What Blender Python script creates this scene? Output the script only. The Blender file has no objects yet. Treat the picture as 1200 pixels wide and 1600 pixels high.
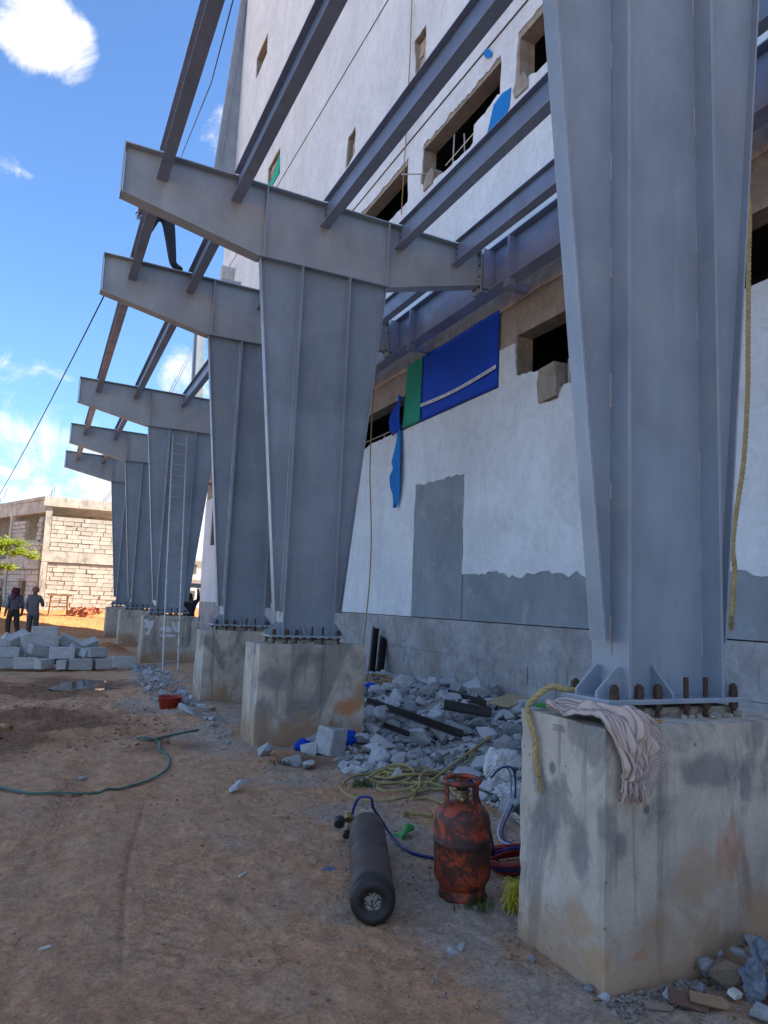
import bpy, bmesh, math, random
import numpy as np
from mathutils import Vector, Matrix, noise as mnoise
from mathutils.geometry import tessellate_polygon

random.seed(11)
rng = np.random.default_rng(11)
S = bpy.context.scene
COL = S.collection
rad = math.radians

# ------------------------------------------------------------------ camera
CF, CTH, CRO, CPS, CH = 0.9459, 0.1263, 0.0412, 0.4366, 1.6
cF = Vector((math.sin(CPS)*math.cos(CTH), math.cos(CPS)*math.cos(CTH), math.sin(CTH)))
cR0 = Vector((math.cos(CPS), -math.sin(CPS), 0))
cU0 = cR0.cross(cF)
cR = cR0*math.cos(CRO) + cU0*math.sin(CRO)
cU = -cR0*math.sin(CRO) + cU0*math.cos(CRO)
cam = bpy.data.cameras.new('camera')
cam.sensor_fit = 'HORIZONTAL'
cam.sensor_width = 36.0
cam.lens = 36.0*CF
cam.clip_start = 0.05
cam.clip_end = 2000
camo = bpy.data.objects.new('camera', cam)
COL.objects.link(camo)
camo.matrix_world = Matrix(((cR.x, cU.x, -cF.x, 0), (cR.y, cU.y, -cF.y, 0), (cR.z, cU.z, -cF.z, CH), (0, 0, 0, 1)))
S.camera = camo
S.render.resolution_x, S.render.resolution_y = 768, 1024

def ray(x, y):
    return cF + cR*((x-600)/(CF*1200)) - cU*((y-800)/(CF*1200))
def onX(x, y, X):
    d = ray(x, y); return Vector((0, 0, CH)) + d*(X/d.x)
def onY(x, y, Y):
    d = ray(x, y); return Vector((0, 0, CH)) + d*(Y/d.y)
def onZ(x, y, Z=0.0):
    d = ray(x, y); return Vector((0, 0, CH)) + d*((Z-CH)/d.z)

# ------------------------------------------------------------------ light
SUN_EL, SUN_A = rad(35), rad(16)          # sun stands behind the building: towards +X, a little -Y
sdir = Vector((math.cos(SUN_A)*math.cos(SUN_EL), -math.sin(SUN_A)*math.cos(SUN_EL), math.sin(SUN_EL)))
SKY_STRENGTH = 0.060
S.view_settings.view_transform = 'Standard'
S.view_settings.look = 'None'
S.view_settings.gamma = 1.0
S.view_settings.use_curve_mapping = False
S.view_settings.exposure = 2.4

sun = bpy.data.lights.new('sun', 'SUN')
sun.energy = 3.8
sun.angle = rad(0.55)
sun.color = (1.0, 0.90, 0.74)
suno = bpy.data.objects.new('sun', sun)
COL.objects.link(suno)
suno.location = (20, -10, 40)
suno.rotation_euler = (-sdir).to_track_quat('-Z', 'Y').to_euler()

W = bpy.data.worlds.new('World')
S.world = W
W.use_nodes = True
nt = W.node_tree
nt.nodes.clear()
def wn(t, **k):
    n = nt.nodes.new(t)
    for a, b in k.items(): setattr(n, a, b)
    return n
def wl(a, b): nt.links.new(a, b)
def wmath(op, a, b=None, c=None):
    n = wn('ShaderNodeMath', operation=op)
    for i, q in enumerate((a, b, c)):
        if q is None: continue
        if isinstance(q, (int, float)): n.inputs[i].default_value = q
        else: wl(q, n.inputs[i])
    return n.outputs[0]
out = wn('ShaderNodeOutputWorld')
bg = wn('ShaderNodeBackground')
bg.inputs['Strength'].default_value = SKY_STRENGTH
sky = wn('ShaderNodeTexSky', sky_type='NISHITA')
sky.sun_disc = False
sky.sun_elevation = SUN_EL
sky.sun_rotation = math.atan2(sdir.x, sdir.y)
sky.altitude = 1200
sky.air_density = 1.2
sky.dust_density = 0.4
sky.ozone_density = 8.0
tc = wn('ShaderNodeTexCoord')
sep = wn('ShaderNodeSeparateXYZ'); wl(tc.outputs['Generated'], sep.inputs[0])
zz = wmath('ADD', wmath('MAXIMUM', sep.outputs['Z'], 0.0), 0.16)
comb = wn('ShaderNodeCombineXYZ')
wl(wmath('DIVIDE', sep.outputs['X'], zz), comb.inputs[0])
wl(wmath('DIVIDE', sep.outputs['Y'], zz), comb.inputs[1])
nz = wn('ShaderNodeTexNoise'); nz.inputs['Scale'].default_value = 1.7; nz.inputs['Detail'].default_value = 9; nz.inputs['Roughness'].default_value = 0.58; nz.inputs['Distortion'].default_value = 0.25
wl(comb.outputs[0], nz.inputs['Vector'])
nz2 = wn('ShaderNodeTexNoise'); nz2.inputs['Scale'].default_value = 11.0; nz2.inputs['Detail'].default_value = 12; nz2.inputs['Roughness'].default_value = 0.66; nz2.inputs['Distortion'].default_value = 0.9
wl(tc.outputs['Generated'], nz2.inputs['Vector'])
# cumulus denser low down, with cover added out of view for fill light; the puffs seen in the picture sit where they do
dens = wmath('MULTIPLY_ADD', nz.outputs['Fac'], 1.25, -0.50)
low = wn('ShaderNodeMapRange'); low.inputs['From Min'].default_value = 0.62; low.inputs['From Max'].default_value = 0.02
low.inputs['To Min'].default_value = 0.0; low.inputs['To Max'].default_value = 0.17
wl(sep.outputs['Z'], low.inputs['Value'])
dens = wmath('ADD', dens, low.outputs[0])
PUFFS = [(60, 25, 0.075, .52), (95, 65, 0.055, .48), (122, 95, .036, .40), (30, -5, 0.06, .48), (20, 262, 0.036, .46), (335, 170, 0.055, .62), (345, 235, 0.05, .62), (300, 545, 0.045, .30), (270, 590, 0.05, .30),
         (130, 330, .30, -.56), (210, 60, .16, -.48), (140, 790, 0.10, .20), (60, 730, 0.13, .10), (0, 640, 0.10, .12), (60, 560, .10, .04), (315, 800, 0.09, .3), (230, 620, .05, .1)]  # negative amounts keep the view clear of the added cloud cover
for (px, py, size, amt) in PUFFS:
    d = ray(px, py).normalized()
    dp = wn('ShaderNodeVectorMath', operation='DOT_PRODUCT')
    wl(tc.outputs['Generated'], dp.inputs[0]); dp.inputs[1].default_value = d
    mr = wn('ShaderNodeMapRange', interpolation_type='SMOOTHSTEP')
    mr.inputs['From Min'].default_value = math.cos(size*1.25); mr.inputs['From Max'].default_value = math.cos(size*0.1)
    mr.inputs['To Max'].default_value = amt
    wl(dp.outputs['Value'], mr.inputs['Value'])
    dens = wmath('ADD', dens, mr.outputs[0])
dens = wmath('ADD', dens, wmath('MULTIPLY_ADD', nz2.outputs['Fac'], 1.9, -0.97))
cm = wn('ShaderNodeMapRange', interpolation_type='SMOOTHSTEP')
cm.inputs['From Min'].default_value = 0.04; cm.inputs['From Max'].default_value = 0.60
wl(dens, cm.inputs['Value'])
up = wn('ShaderNodeMapRange', interpolation_type='SMOOTHSTEP'); up.inputs['From Min'].default_value = -0.02; up.inputs['From Max'].default_value = 0.03
wl(sep.outputs['Z'], up.inputs['Value'])
mask = wmath('MULTIPLY', cm.outputs[0], up.outputs[0])
mx = wn('ShaderNodeMix', data_type='RGBA')
wl(mask, mx.inputs['Factor']); wl(sky.outputs[0], mx.inputs['A'])
mx.inputs['B'].default_value = (4.0, 4.0, 4.05, 1)
wl(mx.outputs['Result'], bg.inputs['Color'])
wl(bg.outputs[0], out.inputs[0])

# ------------------------------------------------------------------ materials
class Mat:
    """small builder round a Principled material"""
    def __init__(s, name, base=(.5, .5, .5), rough=.7, metal=0.0, spec=.4):
        s.m = bpy.data.materials.new(name); s.m.use_nodes = True
        s.t = s.m.node_tree; s.b = s.t.nodes['Principled BSDF']
        s.b.inputs['Base Color'].default_value = (*base, 1); s.b.inputs['Roughness'].default_value = rough
        s.b.inputs['Metallic'].default_value = metal; s.b.inputs['Specular IOR Level'].default_value = spec
        s.col = None; s.base = base; s.h = None
        s.tcn = s.t.nodes.new('ShaderNodeTexCoord'); s.geo = s.t.nodes.new('ShaderNodeNewGeometry')
        s.pos = s.geo.outputs['Position']
    def n(s, t, **k):
        x = s.t.nodes.new(t)
        for a, b in k.items(): setattr(x, a, b)
        return x
    def l(s, a, b): s.t.links.new(a, b)
    def math(s, op, a, b=None, c=None):
        x = s.n('ShaderNodeMath', operation=op)
        for i, q in enumerate((a, b, c)):
            if q is None: continue
            if isinstance(q, (int, float)): x.inputs[i].default_value = q
            else: s.l(q, x.inputs[i])
        return x.outputs[0]
    def noise(s, scale, detail=6, rough=.6, dist=0.0, stretch=None, obj=True):
        x = s.n('ShaderNodeTexNoise'); x.inputs['Scale'].default_value = scale; x.inputs['Detail'].default_value = detail
        x.inputs['Roughness'].default_value = rough; x.inputs['Distortion'].default_value = dist
        src = s.tcn.outputs['Object'] if obj else s.pos
        if stretch:
            mp = s.n('ShaderNodeMapping'); mp.inputs['Scale'].default_value = stretch; s.l(src, mp.inputs['Vector']); src = mp.outputs[0]
        s.l(src, x.inputs['Vector'])
        return x.outputs['Fac']
    def ramp(s, v, a, b, ta=0.0, tb=1.0, smooth=True):
        x = s.n('ShaderNodeMapRange', interpolation_type='SMOOTHSTEP' if smooth else 'LINEAR')
        x.inputs['From Min'].default_value = a; x.inputs['From Max'].default_value = b
        x.inputs['To Min'].default_value = ta; x.inputs['To Max'].default_value = tb
        s.l(v, x.inputs['Value']); return x.outputs[0]
    def mix(s, fac, colr, mode='MIX'):
        x = s.n('ShaderNodeMix', data_type='RGBA', blend_type=mode)
        if isinstance(fac, (int, float)): x.inputs['Factor'].default_value = fac
        else: s.l(fac, x.inputs['Factor'])
        if s.col is None: x.inputs['A'].default_value = (*s.base, 1)
        else: s.l(s.col, x.inputs['A'])
        if isinstance(colr, tuple): x.inputs['B'].default_value = (*colr, 1)
        else: s.l(colr, x.inputs['B'])
        s.col = x.outputs['Result']; s.l(s.col, s.b.inputs['Base Color']); return s
    def mul(s, v, lo=.7, hi=1.3, a=.25, b=.75):
        """multiply the colour by a factor that follows v"""
        r = s.ramp(v, a, b, lo, hi, smooth=False)
        c = s.n('ShaderNodeCombineColor')
        for i in range(3): s.l(r, c.inputs[i])
        return s.mix(1.0, c.outputs[0], 'MULTIPLY')
    def bump(s, v, strength=.4, dist=.01):
        x = s.n('ShaderNodeBump'); x.inputs['Strength'].default_value = strength; x.inputs['Distance'].default_value = dist
        s.l(v, x.inputs['Height'])
        if s.h is not None: s.l(s.h, x.inputs['Normal'])
        s.h = x.outputs[0]; s.l(s.h, s.b.inputs['Normal']); return s
    def roughv(s, v, lo, hi, a=.3, b=.7):
        s.l(s.ramp(v, a, b, lo, hi), s.b.inputs['Roughness']); return s
    def xyz(s, i, obj=False):
        x = s.n('ShaderNodeSeparateXYZ'); s.l(s.tcn.outputs['Object'] if obj else s.pos, x.inputs[0]); return x.outputs[i]
    def objrand(s):
        return s.n('ShaderNodeObjectInfo').outputs['Random']

def plain(name, base, rough=.6, metal=0.0, var=.15, sc=20):
    M = Mat(name, base, rough, metal)
    n = M.noise(sc, 5); M.mul(n, 1-var, 1+var); M.bump(n, .15, .003)
    return M.m

def steel_mat(name, base, patch):
    M = Mat(name, base, .48, 0.0, .65)
    M.mul(M.noise(1.1, 5, .6, .4, obj=False), .78, 1.18)
    M.mul(M.noise(7, 6, .65, .3, (1, 1, .25), obj=False), .88, 1.10)
    M.mix(M.ramp(M.noise(1.7, 8, .7, 1.0, obj=False), .53, .68, 0, .65), patch)
    M.mix(M.ramp(M.noise(3.2, 8, .7, .3, (3, 3, .10), obj=False), .60, .74, 0, .35), (.36, .36, .37))
    M.mix(M.ramp(M.noise(14, 6, .6, 1.5, (1, 1, .35), obj=False), .66, .72, 0, .45), (.33, .34, .36))
    M.mix(M.ramp(M.noise(5, 8, .7, .4, (4, 4, .12), obj=False), .67, .76, 0, .5), (.17, .115, .09))          # thin primer, dust
    M.mix(M.ramp(M.noise(9, 9, .75, .5, obj=False), .68, .74, 0, .8), (.12, .085, .07))    # scuffs and rust specks
    M.mix(M.ramp(M.noise(38, 5, .7, obj=False), .71, .75, 0, .7), (.10, .08, .075))
    bv = M.n('ShaderNodeBevel'); bv.samples = 4; bv.inputs['Radius'].default_value = .007
    dt = M.n('ShaderNodeVectorMath', operation='DOT_PRODUCT'); M.l(bv.outputs[0], dt.inputs[0]); M.l(M.geo.outputs['Normal'], dt.inputs[1])
    M.mix(M.math('MULTIPLY', M.ramp(dt.outputs['Value'], .985, .90, 0, .8), M.ramp(M.noise(4, 6, .7, obj=False), .32, .5)), (.46, .48, .52))   # paler colour along the edges, broken up by noise
    M.roughv(M.noise(4, 5), .30, .50)
    M.bump(M.noise(2.2, 3), .10, .02); M.bump(M.noise(120, 3), .06, .001)
    return M.m
m_steel = steel_mat('primer_grey_steel', (.235, .295, .36), (.29, .31, .335))
m_steel_beam = steel_mat('primer_grey_beam_steel', (.34, .38, .405), (.40, .385, .365))
m_girder = steel_mat('primer_grey_girder_steel', (.25, .285, .40), (.22, .19, .18))
m_purlin = steel_mat('primer_grey_purlin_steel', (.255, .29, .37), (.25, .22, .20))
m_bolt = plain('rusty_bolt_steel', (.075, .048, .036), .75, .3, .5, 60)
m_hole = plain('dark_bolt_head', (.03, .03, .034), .6, .5, .2, 60)
m_weld = plain('pale_weld_bead', (.42, .43, .46), .5, 0, .2, 60)

def concrete_mat(name, base=(.46, .42, .36), soil=(.34, .20, .10), soil_z=.42, dark=.5):
    M = Mat(name, base, .86, 0, .25)
    n1 = M.noise(1.6, 8, .62, .6, obj=False); n2 = M.noise(6, 9, .68, .3, obj=False); n3 = M.noise(60, 6, .7, obj=False)
    M.mul(n1, .66, 1.3); M.mul(n2, .82, 1.18)
    M.mix(M.ramp(M.noise(1.25, 9, .64, 1.0, (1.5, 1.5, .8), obj=False), .50, .62, 0, dark+.12), (.13, .135, .14))      # damp dark patches
    M.mix(M.ramp(M.noise(7, 7, .6, .3, (1.3, 1.3, .10), obj=False), .56, .70, 0, .6), (.12, .115, .11))            # run-down streaks
    M.mix(M.ramp(M.noise(9, 7, .6, .2, (1.3, 1.3, .16), obj=False), .63, .75, 0, .45), (.45, .44, .42))            # laitance
    z = M.xyz(2)
    M.mix(M.ramp(M.math('MULTIPLY_ADD', M.noise(1.7, 9, .66, .8, obj=False), 1.5, M.math('ADD', z, -.75)), soil_z+.0, soil_z-.45, 0, .75), soil)  # mud splash
    M.mix(M.ramp(M.noise(2.3, 9, .7, 1.2, (1.4, 1.4, .45), obj=False), .60, .72, 0, .6), (.36, .19, .09))
    M.mix(M.ramp(M.noise(5, 9, .75, .4, obj=False), .64, .72, 0, .6), (.55, .52, .47))
    v = M.n('ShaderNodeTexVoronoi'); v.inputs['Scale'].default_value = 13; M.l(M.pos, v.inputs['Vector'])
    holes = M.math('MULTIPLY', M.ramp(v.outputs['Distance'], .05, .11, 1, 0), M.ramp(M.noise(4, 3, obj=False), .5, .6))
    M.mix(M.math('MULTIPLY', holes, .75), (.055, .055, .055))
    M.mul(n3, .9, 1.1)
    M.bump(n1, .25, .03); M.bump(n2, .35, .012); M.bump(n3, .35, .004); M.bump(M.math('MULTIPLY', holes, -1.0), .6, .008)
    M.bump(M.noise(14, 4, .5, 0, (1, 1, .03), obj=False), .25, .004)
    return M.m
m_pier = concrete_mat('cast_pier_concrete')
def add_stains(m, L):
    """stains with their own place: (centre, half sizes, colour, strength)"""
    t = m.node_tree; b = t.nodes['Principled BSDF']; geo = t.nodes.new('ShaderNodeNewGeometry')
    nz_ = t.nodes.new('ShaderNodeTexNoise'); nz_.inputs['Scale'].default_value = 7; nz_.inputs['Detail'].default_value = 9; nz_.inputs['Roughness'].default_value = .68; t.links.new(geo.outputs['Position'], nz_.inputs['Vector'])
    st_ = t.nodes.new('ShaderNodeTexNoise'); mp = t.nodes.new('ShaderNodeMapping'); mp.inputs['Scale'].default_value = (26, 26, 2.2); t.links.new(geo.outputs['Position'], mp.inputs['Vector']); t.links.new(mp.outputs[0], st_.inputs['Vector']); st_.inputs['Scale'].default_value = 1; st_.inputs['Detail'].default_value = 6
    for (c, r, colr, k, streak) in L:
        a = t.nodes.new('ShaderNodeVectorMath'); a.operation = 'SUBTRACT'; t.links.new(geo.outputs['Position'], a.inputs[0]); a.inputs[1].default_value = c
        d = t.nodes.new('ShaderNodeVectorMath'); d.operation = 'DIVIDE'; t.links.new(a.outputs[0], d.inputs[0]); d.inputs[1].default_value = r
        e = t.nodes.new('ShaderNodeVectorMath'); e.operation = 'LENGTH'; t.links.new(d.outputs[0], e.inputs[0])
        f = t.nodes.new('ShaderNodeMath'); f.operation = 'MULTIPLY_ADD'; t.links.new((st_ if streak else nz_).outputs['Fac'], f.inputs[0]); f.inputs[1].default_value = 2.4 if streak else 1.5; t.links.new(e.outputs['Value'], f.inputs[2])
        g = t.nodes.new('ShaderNodeMapRange'); g.interpolation_type = 'SMOOTHSTEP'; o = 1.2 if streak else .75
        g.inputs['From Min'].default_value = 1.05+o; g.inputs['From Max'].default_value = .45+o; g.inputs['To Max'].default_value = k; t.links.new(f.outputs[0], g.inputs['Value'])
        x = t.nodes.new('ShaderNodeMix'); x.data_type = 'RGBA'; t.links.new(g.outputs[0], x.inputs['Factor']); t.links.new(b.inputs['Base Color'].links[0].from_socket, x.inputs['A']); x.inputs['B'].default_value = (*colr, 1); t.links.new(x.outputs['Result'], b.inputs['Base Color'])
def _s(px, py, face, r, colr, k, streak=False):
    p = onY(px, py, face[1]) if face[0] == 'Y' else onX(px, py, face[1])
    return ((p.x, p.y, p.z), r, colr, k, streak)
F1, L1, F2 = ('Y', 2.53), ('X', 2.29), ('Y', 8.05)
DK, RU, OC = (.12, .13, .14), (.42, .15, .06), (.40, .24, .12)
add_stains(m_pier, [_s(908, 1330, L1, (.1, .09, .16), DK, .6), _s(945, 1290, L1, (.1, .06, .12), DK, .6), _s(850, 1290, L1, (.1, .10, .16), DK, .45), _s(970, 1320, F1, (.045, .1, .07), DK, .6), _s(863, 1200, L1, (.1, .03, .04), DK, .8),
    _s(1110, 1205, F1, (.24, .1, .10), DK, .6), _s(1165, 1220, F1, (.05, .1, .14), DK, .55), _s(1010, 1265, F1, (.02, .1, .025), DK, .9), _s(1185, 1150, F1, (.06, .1, .10), DK, .5),
    _s(1145, 1330, F1, (.13, .1, .16), RU, .45, True), _s(1100, 1360, F1, (.22, .1, .14), OC, .4), _s(1000, 1495, F1, (.07, .1, .03), RU, .3), _s(905, 1440, L1, (.1, .12, .10), OC, .55), _s(930, 1500, L1, (.1, .10, .08), OC, .6),
    _s(545, 1105, F2, (.22, .1, .14), (.50, .19, .06), .85), _s(560, 1085, F2, (.10, .1, .22), OC, .6), _s(430, 1060, F2, (.25, .1, .18), DK, .55), _s(480, 1030, F2, (.30, .1, .10), DK, .4)])
m_cap = plain('grout_crumbs', (.34, .31, .26), .9, 0, .3, 40)

def wall_white():
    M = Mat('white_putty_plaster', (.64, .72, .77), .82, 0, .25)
    n1 = M.noise(.8, 7, .6, .6, obj=False)
    M.mul(n1, .84, 1.1); M.mul(M.noise(5, 7, .6, .6, (1.2, 1.2, .2), obj=False), .95, 1.05)
    M.mul(M.noise(2.6, 9, .7, 2.5, obj=False), .84, 1.10); M.mul(M.noise(26, 5, .6, .1, (1, 1, .05), obj=False), .975, 1.02)
    M.mix(M.ramp(M.math('ABSOLUTE', M.math('SUBTRACT', M.noise(.9, 8, .6, 1.5, obj=False), .5)), .004, .0, 0, .5), (.40, .40, .40))
    M.mix(M.ramp(M.noise(.55, 9, .65, 1.0, (1, 1, .5), obj=False), .56, .75, 0, .4), (.52, .52, .52))
    M.mix(M.ramp(M.noise(3.5, 8, .7, .8, (1, 1, .12), obj=False), .66, .8, 0, .35), (.45, .44, .42))
    M.mix(M.ramp(M.noise(6, 9, .75, .6, obj=False), .70, .75, 0, .6), (.36, .36, .36))
    M.bump(n1, .4, .03); M.bump(M.noise(4, 7, .6, 2.0, obj=False), .4, .012); M.bump(M.noise(17, 6, .6, 0, (1, 1, .2), obj=False), .4, .006); M.bump(M.noise(90, 4, obj=False), .2, .0015)
    return M.m
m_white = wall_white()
def grey_plaster():
    M = Mat('bare_grey_plaster', (.22, .265, .30), .88, 0, .2)
    M.mul(M.noise(1.3, 8, .62, .5, obj=False), .78, 1.24); M.mul(M.noise(9, 6, .6, .3, (1, 1, .4), obj=False), .9, 1.1)
    M.mix(M.ramp(M.noise(2.4, 9, .7, .8, obj=False), .56, .70, 0, .6), (.36, .39, .41))
    M.mix(M.ramp(M.noise(3, 9, .75, .4, (1, 1, .3), obj=False), .63, .72, 0, .6), (.58, .60, .62))
    M.bump(M.noise(5, 6, .6, obj=False), .25, .01); M.bump(M.noise(80, 4, obj=False), .25, .002)
    return M.m
m_gplaster = grey_plaster()
def rough_concrete(name, base, brown=.5):
    M = Mat(name, base, .92, 0, .2)
    n = M.noise(7, 9, .7, .4, obj=False)
    M.mul(M.noise(1.5, 7, .6, obj=False), .7, 1.3); M.mul(n, .7, 1.3)
    M.mix(M.ramp(M.noise(1.1, 7, .6, .6, obj=False), .45, .65, 0, brown), (.20, .145, .10))
    M.mix(M.ramp(M.noise(16, 8, .7, .4, (1, 1, .12), obj=False), .56, .7, 0, .55), (.36, .355, .34))
    M.mix(M.ramp(M.noise(13, 8, .7, .4, (1, 1, .10), obj=False), .60, .72, 0, .7), (.07, .066, .06))
    M.bump(n, .8, .03); M.bump(M.noise(22, 7, .65, .2, (1, 1, .12), obj=False), .9, .02); M.bump(M.noise(70, 5, obj=False), .4, .004)
    return M.m
m_band = rough_concrete('unplastered_concrete', (.31, .29, .255), .3)
m_plinth = rough_concrete('shuttered_plinth_concrete', (.33, .35, .37), .38)
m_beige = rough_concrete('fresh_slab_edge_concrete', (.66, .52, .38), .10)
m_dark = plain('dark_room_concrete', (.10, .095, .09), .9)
m_brick_infill = plain('pale_infill_brick', (.42, .37, .32), .9, 0, .25, 14)

def tarp(name, c, tr=0.0):
    M = Mat(name, c, .62, 0, .15)
    M.mul(M.noise(1.2, 5, .5, .5), .85, 1.15); M.mul(M.noise(20, 4), .95, 1.05)
    M.bump(M.noise(2.0, 4, .5, .6), .3, .04)
    return M.m
m_blue = tarp('blue_sheet', (.006, .06, .46))
m_blue2 = tarp('pale_blue_tarp', (.006, .19, .56))
m_green = tarp('green_sheet', (.015, .24, .16))
m_teal = tarp('teal_net', (.02, .38, .29))
m_print = plain('white_print', (.62, .64, .68), .6)
m_ink = plain('grey_print', (.2, .22, .3), .6)

def rock_mat(name, base, rnd=.35):
    M = Mat(name, base, .85, 0, .25)
    r = M.objrand(); M.mul(r, 1-rnd, 1+rnd, 0, 1)
    n = M.noise(9, 8, .65, .3)
    M.mul(n, .75, 1.25)
    M.mix(M.ramp(M.noise(3.5, 7, .6, .6), .55, .7, 0, .45), (.24, .20, .155))
    M.mix(M.ramp(M.noise(24, 6, .7), .62, .7, 0, .6), (.42, .43, .45))
    M.bump(n, .6, .02); M.bump(M.noise(55, 6, .7), .5, .006)
    return M.m
m_rock = rock_mat('broken_granite', (.38, .40, .425))
m_rock_warm = rock_mat('muddy_stone', (.25, .19, .14))
m_clod = rock_mat('dirt_clod', (.30, .19, .115))
m_chip = rock_mat('stone_chips', (.36, .32, .28))
m_rubdirt = plain('dusty_rubble_bed', (.27, .25, .23), .95, 0, .4, 9)

def wood(name, c):
    M = Mat(name, c, .75)
    M.mul(M.noise(3, 7, .6, .6, (1, 12, 12)), .65, 1.3); M.bump(M.noise(3, 7, .6, .6, (1, 14, 14)), .3, .004)
    return M.m
m_wood = wood('weathered_timber', (.24, .13, .065))
m_ply = wood('pale_plywood', (.45, .34, .20))
m_blacksteel = plain('black_mill_steel', (.028, .026, .027), .55, .5, .4, 12)
m_black = plain('black_rubber', (.02, .02, .022), .5)
m_brass = plain('tarnished_brass', (.25, .19, .09), .4, .8, .3, 40)
m_alu = plain('dull_galvanised_steel', (.46, .46, .45), .45, .5, .2, 12)

def lpg():
    M = Mat('scuffed_red_paint', (.34, .05, .018), .45, 0, .5)
    M.mul(M.noise(5, 6, .6, .5), .65, 1.25)
    M.mix(M.ramp(M.noise(8, 11, .76, .6), .46, .52, 0, .95), (.05, .020, .014))
    M.mix(M.ramp(M.noise(5, 8, .65, .8, (1, 1, .45)), .55, .68, 0, .85), (.03, .017, .013))
    M.mix(M.ramp(M.noise(30, 7, .7, .6), .64, .69, 0, .7), (.30, .24, .20))
    zz = M.xyz(2)
    M.mix(M.math('MULTIPLY', M.ramp(M.math('ABSOLUTE', M.math('SUBTRACT', zz, .305)), .012, .05, 1, 0), .85), (.02, .013, .012))
    M.roughv(M.noise(9, 10, .72, 1.3), .42, .75); M.bump(M.noise(9, 10, .72, 1.3), -.25, .004)
    return M.m
m_lpg = lpg()
def oxy():
    M = Mat('worn_brown_black_cylinder_paint', (.062, .042, .034), .55, .1, .5)
    M.mul(M.noise(4, 8, .65, .5), .6, 1.5)
    M.mix(M.ramp(M.noise(3, 9, .7, 1.0, (2.5, .6, 2.5)), .55, .7, 0, .5), (.12, .09, .075))
    M.mix(M.ramp(M.noise(22, 8, .75, .6), .66, .72, 0, .6), (.22, .19, .17))
    M.mix(M.ramp(M.math('ADD', M.xyz(1, True), M.math('MULTIPLY', M.noise(9, 6), .05)), .16, .11, 0, .9), (.014, .012, .012))
    M.bump(M.noise(30, 6), .2, .003); M.roughv(M.noise(5, 6), .45, .75)
    return M.m
m_oxy = oxy()
def rope_mat(name, c):
    M = Mat(name, c, .8)
    M.mul(M.noise(25, 5), .7, 1.25); M.bump(M.noise(160, 4), .4, .002)
    return M.m
m_rope = rope_mat('yellow_poly_rope', (.36, .30, .13))
m_rope_pale = rope_mat('dusty_pale_rope', (.37, .30, .14))
m_rope_tan = rope_mat('tan_hemp_rope', (.33, .23, .12))
m_hose_blue = plain('blue_hose_rubber', (.015, .03, .16), .4)
m_hose_red = plain('red_hose_rubber', (.23, .022, .02), .45)
m_hose_white = plain('pale_hose_plastic', (.42, .47, .55), .4)
m_hose_green = plain('flat_green_hose', (.035, .13, .095), .5, 0, .35, 8)
m_cable = plain('dark_cable', (.05, .05, .055), .6)
m_leaf_green = plain('bright_green_plastic', (.02, .24, .035), .5)
m_yarn = plain('yellow_plastic_fibre', (.50, .44, .04), .6)
m_bag = tarp('white_sack_plastic', (.52, .55, .57))
m_bluecloth = plain('crumpled_blue_cloth', (.15, .18, .225), .9, 0, .5, 12)
m_tubred = plain('dull_red_plastic', (.30, .03, .015), .5)
m_paper = plain('pale_scrap', (.6, .58, .54), .8)

def towel_mat():
    M = Mat('striped_cotton_towel', (.50, .39, .33), .92, 0, .1)
    uv = M.tcn.outputs['UV']
    sx = M.n('ShaderNodeSeparateXYZ'); M.l(uv, sx.inputs[0])
    st = M.math('FRACT', M.math('MULTIPLY', sx.outputs[0], 13.0))
    M.mix(M.ramp(st, .70, .74, 0, 1, False), (.10, .055, .06))
    st2 = M.math('FRACT', M.math('MULTIPLY', sx.outputs[0], 6.5))
    M.mix(M.ramp(st2, .2, .24, .0, .4, False), (.55, .47, .43))
    M.mix(M.ramp(M.noise(7, 7, .6, .5), .55, .7, 0, .4), (.30, .24, .21))
    M.bump(M.noise(180, 3), .4, .002); M.bump(M.noise(18, 5), .4, .01)
    return M.m
m_towel = towel_mat()
m_fringe = plain('towel_fringe_cotton', (.50, .40, .36), .95)

def block_mat(name, base, rnd=.22):
    M = Mat(name, base, .9, 0, .2)
    r = M.objrand(); M.mul(r, 1-rnd, 1+rnd, 0, 1)
    M.mul(M.noise(3, 7, .6, .4), .8, 1.2); M.mul(M.noise(25, 6, .7), .85, 1.15)
    M.mix(M.ramp(M.noise(2.2, 7, .6, .5), .56, .72, 0, .4), (.22, .18, .14))
    M.bump(M.noise(40, 6, .7), .4, .006)
    return M.m
m_block = block_mat('grey_solid_concrete_block', (.40, .41, .41))
m_wallblock = block_mat('pale_concrete_wall_block', (.50, .46, .40), .14)
m_mortar = plain('grey_mortar', (.42, .385, .33), .95, 0, .3, 6)
m_slab = concrete_mat('pale_frame_concrete', (.50, .46, .40), (.4, .33, .24), -3, .25)
m_clay = plain('red_clay_brick', (.34, .12, .06), .9, 0, .3, 30)

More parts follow.
